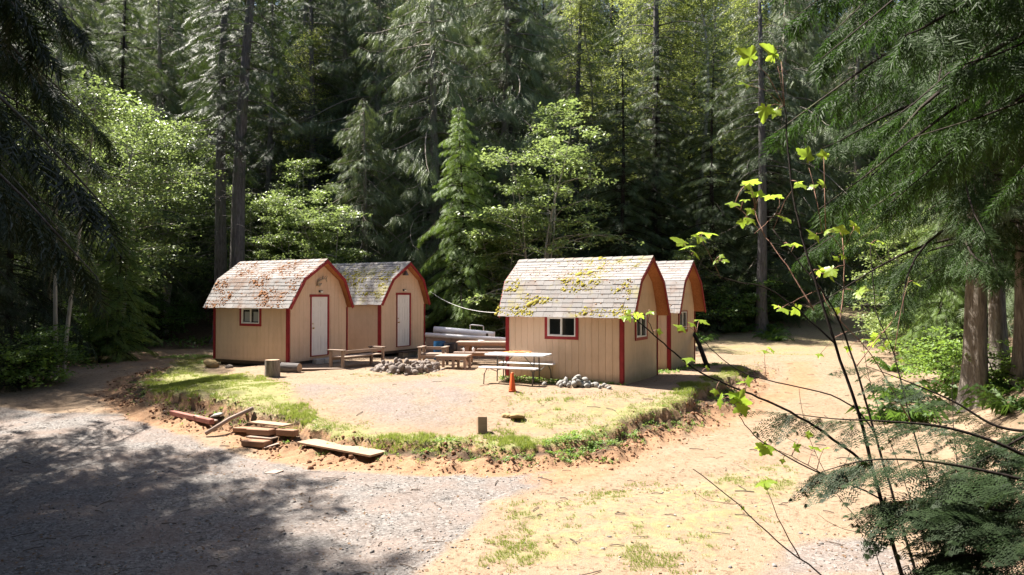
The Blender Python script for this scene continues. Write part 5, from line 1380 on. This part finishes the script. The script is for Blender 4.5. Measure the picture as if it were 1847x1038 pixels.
sapling('tallest dark sapling stem in the right foreground with bright leaves near its top', [
    ([(1622, 1037), (1580, 880), (1545, 740), (1505, 620), (1468, 500), (1440, 400), (1425, 300), (1418, 190)], 3.3, 3.9, .0135, .004, D),
    ([(1505, 620), (1440, 560), (1380, 520), (1300, 500), (1235, 450)], 3.55, 3.8, .005, .002, D),
    ([(1468, 560), (1420, 480), (1380, 425), (1362, 380)], 3.6, 3.9, .004, .0015, K_),
    ([(1362, 420), (1400, 385), (1408, 360)], 3.8, 3.8, .002, .001, K_), ([(1380, 425), (1350, 392), (1325, 370)], 3.8, 3.9, .002, .001, K_),
    ([(1300, 500), (1275, 450), (1262, 425)], 3.75, 3.8, .002, .001, K_),
    ([(1566, 842), (1500, 790), (1440, 752), (1380, 722), (1330, 702), (1265, 672), (1215, 636), (1180, 604), (1140, 572)], 3.42, 3.3, .007, .0025, D),
    ([(1330, 702), (1322, 715), (1328, 724)], 3.32, 3.3, .002, .001, D), ([(1180, 604), (1170, 580), (1172, 566)], 3.3, 3.28, .002, .001, D)],
    [(1353, 100, 21), (1397, 95, 22), (1408, 103, 18), (1346, 150, 12), (1381, 197, 18), (1402, 200, 12), (1356, 328, 16), (1347, 333, 12), (1323, 367, 12), (1344, 360, 9), (1360, 349, 11), (1404, 354, 10), (1388, 354, 10), (1371, 350, 9),
     (1355, 397, 11), (1340, 400, 9), (1411, 391, 12), (1420, 395, 9), (1272, 420, 19), (1262, 428, 14), (1231, 437, 18), (1240, 445, 13), (1254, 457, 12), (1307, 470, 7), (1290, 472, 6), (1446, 333, 13), (1355, 380, 9), (1300, 462, 6),
     (1134, 568, 13), (1126, 572, 9), (1151, 568, 12), (1146, 563, 9), (1172, 563, 9), (1189, 598, 7), (1243, 647, 11), (1237, 655, 8), (1298, 722, 14), (1330, 722, 19), (1338, 735, 15), (1322, 712, 13), (1347, 688, 10), (1336, 690, 8), (1275, 664, 6), (1290, 706, 8)], .05)
sapling('slim dark sapling stem just right of the tallest, curving left at the top', [
    ([(1650, 1037), (1610, 900), (1578, 790), (1548, 680), (1515, 585), (1480, 520), (1438, 470), (1395, 415)], 3.6, 4.2, .010, .0035, D),
    ([(1545, 660), (1600, 590), (1620, 560)], 3.8, 3.9, .003, .0015, K_), ([(1515, 585), (1522, 500), (1520, 430)], 4.0, 4.1, .004, .002, K_),
    ([(1520, 450), (1495, 422), (1475, 422)], 4.1, 4.1, .002, .001, K_), ([(1520, 450), (1540, 415)], 4.1, 4.1, .002, .001, K_), ([(1480, 520), (1430, 545), (1400, 560)], 4.0, 4.0, .002, .001, K_),
    ([(1575, 778), (1540, 735), (1480, 706), (1400, 690), (1330, 668), (1280, 628), (1256, 600)], 3.78, 4.2, .005, .002, D), ([(1380, 686), (1379, 650), (1379, 638)], 4.05, 4.05, .002, .001, K_)],
    [(1471, 425, 15), (1494, 416, 11), (1517, 416, 13), (1543, 409, 14), (1487, 333, 12), (1467, 337, 9), (1423, 441, 11), (1437, 440, 9), (1522, 462, 8), (1491, 492, 18), (1500, 488, 14), (1478, 488, 12), (1551, 526, 17), (1436, 558, 12), (1413, 558, 12), (1402, 552, 9), (1572, 618, 10),
     (1578, 612, 8), (1457, 280, 17), (1487, 280, 11), (1440, 330, 9), (1510, 466, 7), (1263, 578, 14), (1229, 591, 12), (1379, 633, 12), (1390, 630, 9), (1250, 585, 8)], .1)
sapling('bare-tipped dark sapling stem low in the right foreground', [
    ([(1480, 1037), (1400, 975), (1330, 910), (1250, 846)], 2.9, 3.1, .006, .002, D), ([(1440, 1005), (1400, 930), (1379, 872)], 2.95, 3.0, .003, .001, K_), ([(1330, 910), (1275, 900), (1252, 889)], 3.0, 3.05, .0015, .001, K_)],
    [(1379, 869, 17), (1390, 865, 12), (1372, 868, 10), (1252, 889, 6), (1338, 915, 4)], .1)
sapling('long dark twig rising left from the lower right corner', [
    ([(1800, 1075), (1720, 1005), (1640, 940), (1560, 885), (1470, 850), (1400, 812), (1360, 785), (1332, 748)], 3.1, 3.3, .0075, .002, D), ([(1500, 865), (1440, 830), (1400, 812)], 3.2, 3.2, .003, .001, D)],
    [(1379, 809, 15), (1390, 806, 11), (1370, 806, 10), (1433, 807, 9), (1456, 783, 8), (1468, 808, 11), (1485, 808, 9), (1410, 830, 5)], .1)
sapling('spindly sapling at the right with small yellow-green leaf tufts', [
    ([(1700, 1037), (1680, 900), (1640, 760), (1612, 640), (1580, 560), (1570, 440)], 4.2, 4.8, .009, .003, D), ([(1640, 760), (1570, 640), (1500, 560), (1480, 520)], 4.4, 4.6, .004, .0015, K_), ([(1612, 640), (1625, 560), (1640, 500)], 4.6, 4.6, .003, .001, K_)],
    [(1560, 612, 9), (1580, 604, 8), (1592, 628, 7), (1600, 618, 8), (1510, 560, 8), (1478, 640, 7), (1530, 628, 7), (1575, 440, 9), (1590, 436, 8), (1655, 512, 9)], .15)
for k, (lab, st) in enumerate([
 ('bare dark shoot rising at the right between the feathery boughs', [([(1760, 1037), (1735, 930), (1722, 820), (1716, 700), (1730, 600)], 3.9, 4.3, .006, .0015, D), ([(1722, 820), (1690, 760), (1670, 700)], 4.05, 4.2, .002, .0008, D), ([(1718, 740), (1750, 690), (1760, 650)], 4.2, 4.2, .002, .0008, D)]),
 ('thin bare twiggy shoot left of the tallest sapling', [([(1590, 1037), (1560, 960), (1500, 880), (1455, 780), (1440, 700)], 3.7, 4.1, .005, .0012, D), ([(1500, 880), (1530, 820), (1535, 770)], 3.9, 3.9, .002, .0008, D), ([(1470, 815), (1420, 790), (1400, 760)], 4.0, 4.0, .0018, .0008, D), ([(1560, 960), (1510, 950), (1470, 925)], 3.8, 3.8, .002, .0008, D)]),
 ('fine bare shoot between the two tall sapling stems', [([(1680, 1037), (1640, 900), (1590, 760), (1560, 650), (1555, 560)], 4.6, 5.0, .006, .0015, D), ([(1590, 760), (1620, 700), (1625, 650)], 4.8, 4.8, .002, .0008, D), ([(1640, 900), (1580, 870), (1540, 830)], 4.7, 4.7, .002, .0008, D), ([(1570, 690), (1530, 640), (1515, 600)], 4.9, 4.9, .0018, .0008, K_)])]):
    sapling(lab, st, [(st[1][0][-1][0], st[1][0][-1][1], 5)], .1)
# hemlock with dark boughs in the lower right corner
FT = fine_template(8, 7, .16, 4, .24)
def hemlock_bough_tree(label, root, boughs, seed, size=.21):
    r = np.random.default_rng(seed); t = thing('hemlock_tree', label, 'tree', root)
    V_, Q2, _, _ = trunk_np(4.6, .05, seed, 10, 16, (0, 0), .3, .01, .7, .1); link('trunk', np_mesh('trunk', V_, Q2, M['bark_dark'], None, True), t)
    A = [[] for _ in range(4)]
    for (pts, y0, y1, w_, n, r0) in boughs:
        P = smooth_poly(poly3(pts, y0, y1), 6); P = [p - root for p in P]
        h = max(.4, min(4.2, P[0].z)); P = smooth_poly([Vector((0, 0, h))] + [P[0]], 3)[:-1] + P
        m = len(P); MB().tube(P, [r0 * (1 - .85 * q / (m - 1)) for q in range(m)], 6).build('branch', M['bark_dark'], t)
        Pn = np.array([tuple(p) for p in P]); k0 = 3
        q = k0 + (m - 1 - k0) * r.random(n) ** 1.15; k = np.clip(q.astype(int), 0, m - 2); f = (q - k)[:, None]; c = Pn[k] * (1 - f) + Pn[k + 1] * f
        Dv = Pn[k + 1] - Pn[k]; Dv /= np.linalg.norm(Dv, axis=1, keepdims=True); S = np.cross(Dv, [0, 0, 1.]); S /= np.linalg.norm(S, axis=1, keepdims=True)
        sg = np.where(r.random(n) < .5, -1, 1)[:, None]; sp = w_ * r.random(n) ** .8 * (1.05 - (q - k0) / (m - k0))
        c = c + S * sg * sp[:, None] + Dv * (sp * .5)[:, None]; c[:, 2] -= sp * .25
        A[0].append(c); A[1].append(Dv * 1.0 + S * sg * .7 + r.normal(0, .3, (n, 3)) + [0, 0, -.45]); A[2].append(np.array([0, 0, 1.]) + r.normal(0, .25, (n, 3))); A[3].append(size * r.uniform(.5, 1.15, n))
    C, Dd, N_, S_ = [np.concatenate(a) for a in A]
    V, T2, ix = scatter(FT[0], FT[1], C, Dd, N_, S_)
    link('crown', np_mesh('crown', V, T2, M['bough_leaf'], dict(tint=r.random(len(C))[ix])), t)
root = Vector((3.35, 3.3, 0)); root.z = tz(3.35, 3.3) - .05
hemlock_bough_tree('young hemlock whose dark feathery boughs reach in at the lower right', root, [
    ([(1900, 850), (1800, 800), (1700, 770), (1600, 760), (1500, 755), (1420, 745)], 3.1, 3.5, .14, 60, .010),
    ([(1900, 780), (1800, 770), (1720, 725), (1640, 690), (1560, 660)], 3.5, 3.9, .13, 40, .010),
    ([(1900, 880), (1780, 850), (1660, 830), (1560, 830), (1480, 850)], 2.9, 3.2, .17, 75, .010),
    ([(1900, 930), (1800, 920), (1700, 900), (1600, 905)], 2.8, 3.0, .22, 130, .009),
    ([(1900, 990), (1800, 1000), (1720, 1000), (1680, 1020)], 2.7, 2.9, .24, 190, .009),
    ([(1900, 760), (1820, 800), (1740, 850), (1700, 900)], 3.4, 3.4, .22, 130, .009),
    ([(1900, 1040), (1820, 1040), (1740, 1050)], 2.7, 2.8, .2, 120, .009), ([(1900, 900), (1830, 880), (1770, 900), (1700, 950)], 3.2, 3.1, .25, 160, .009)], 51)
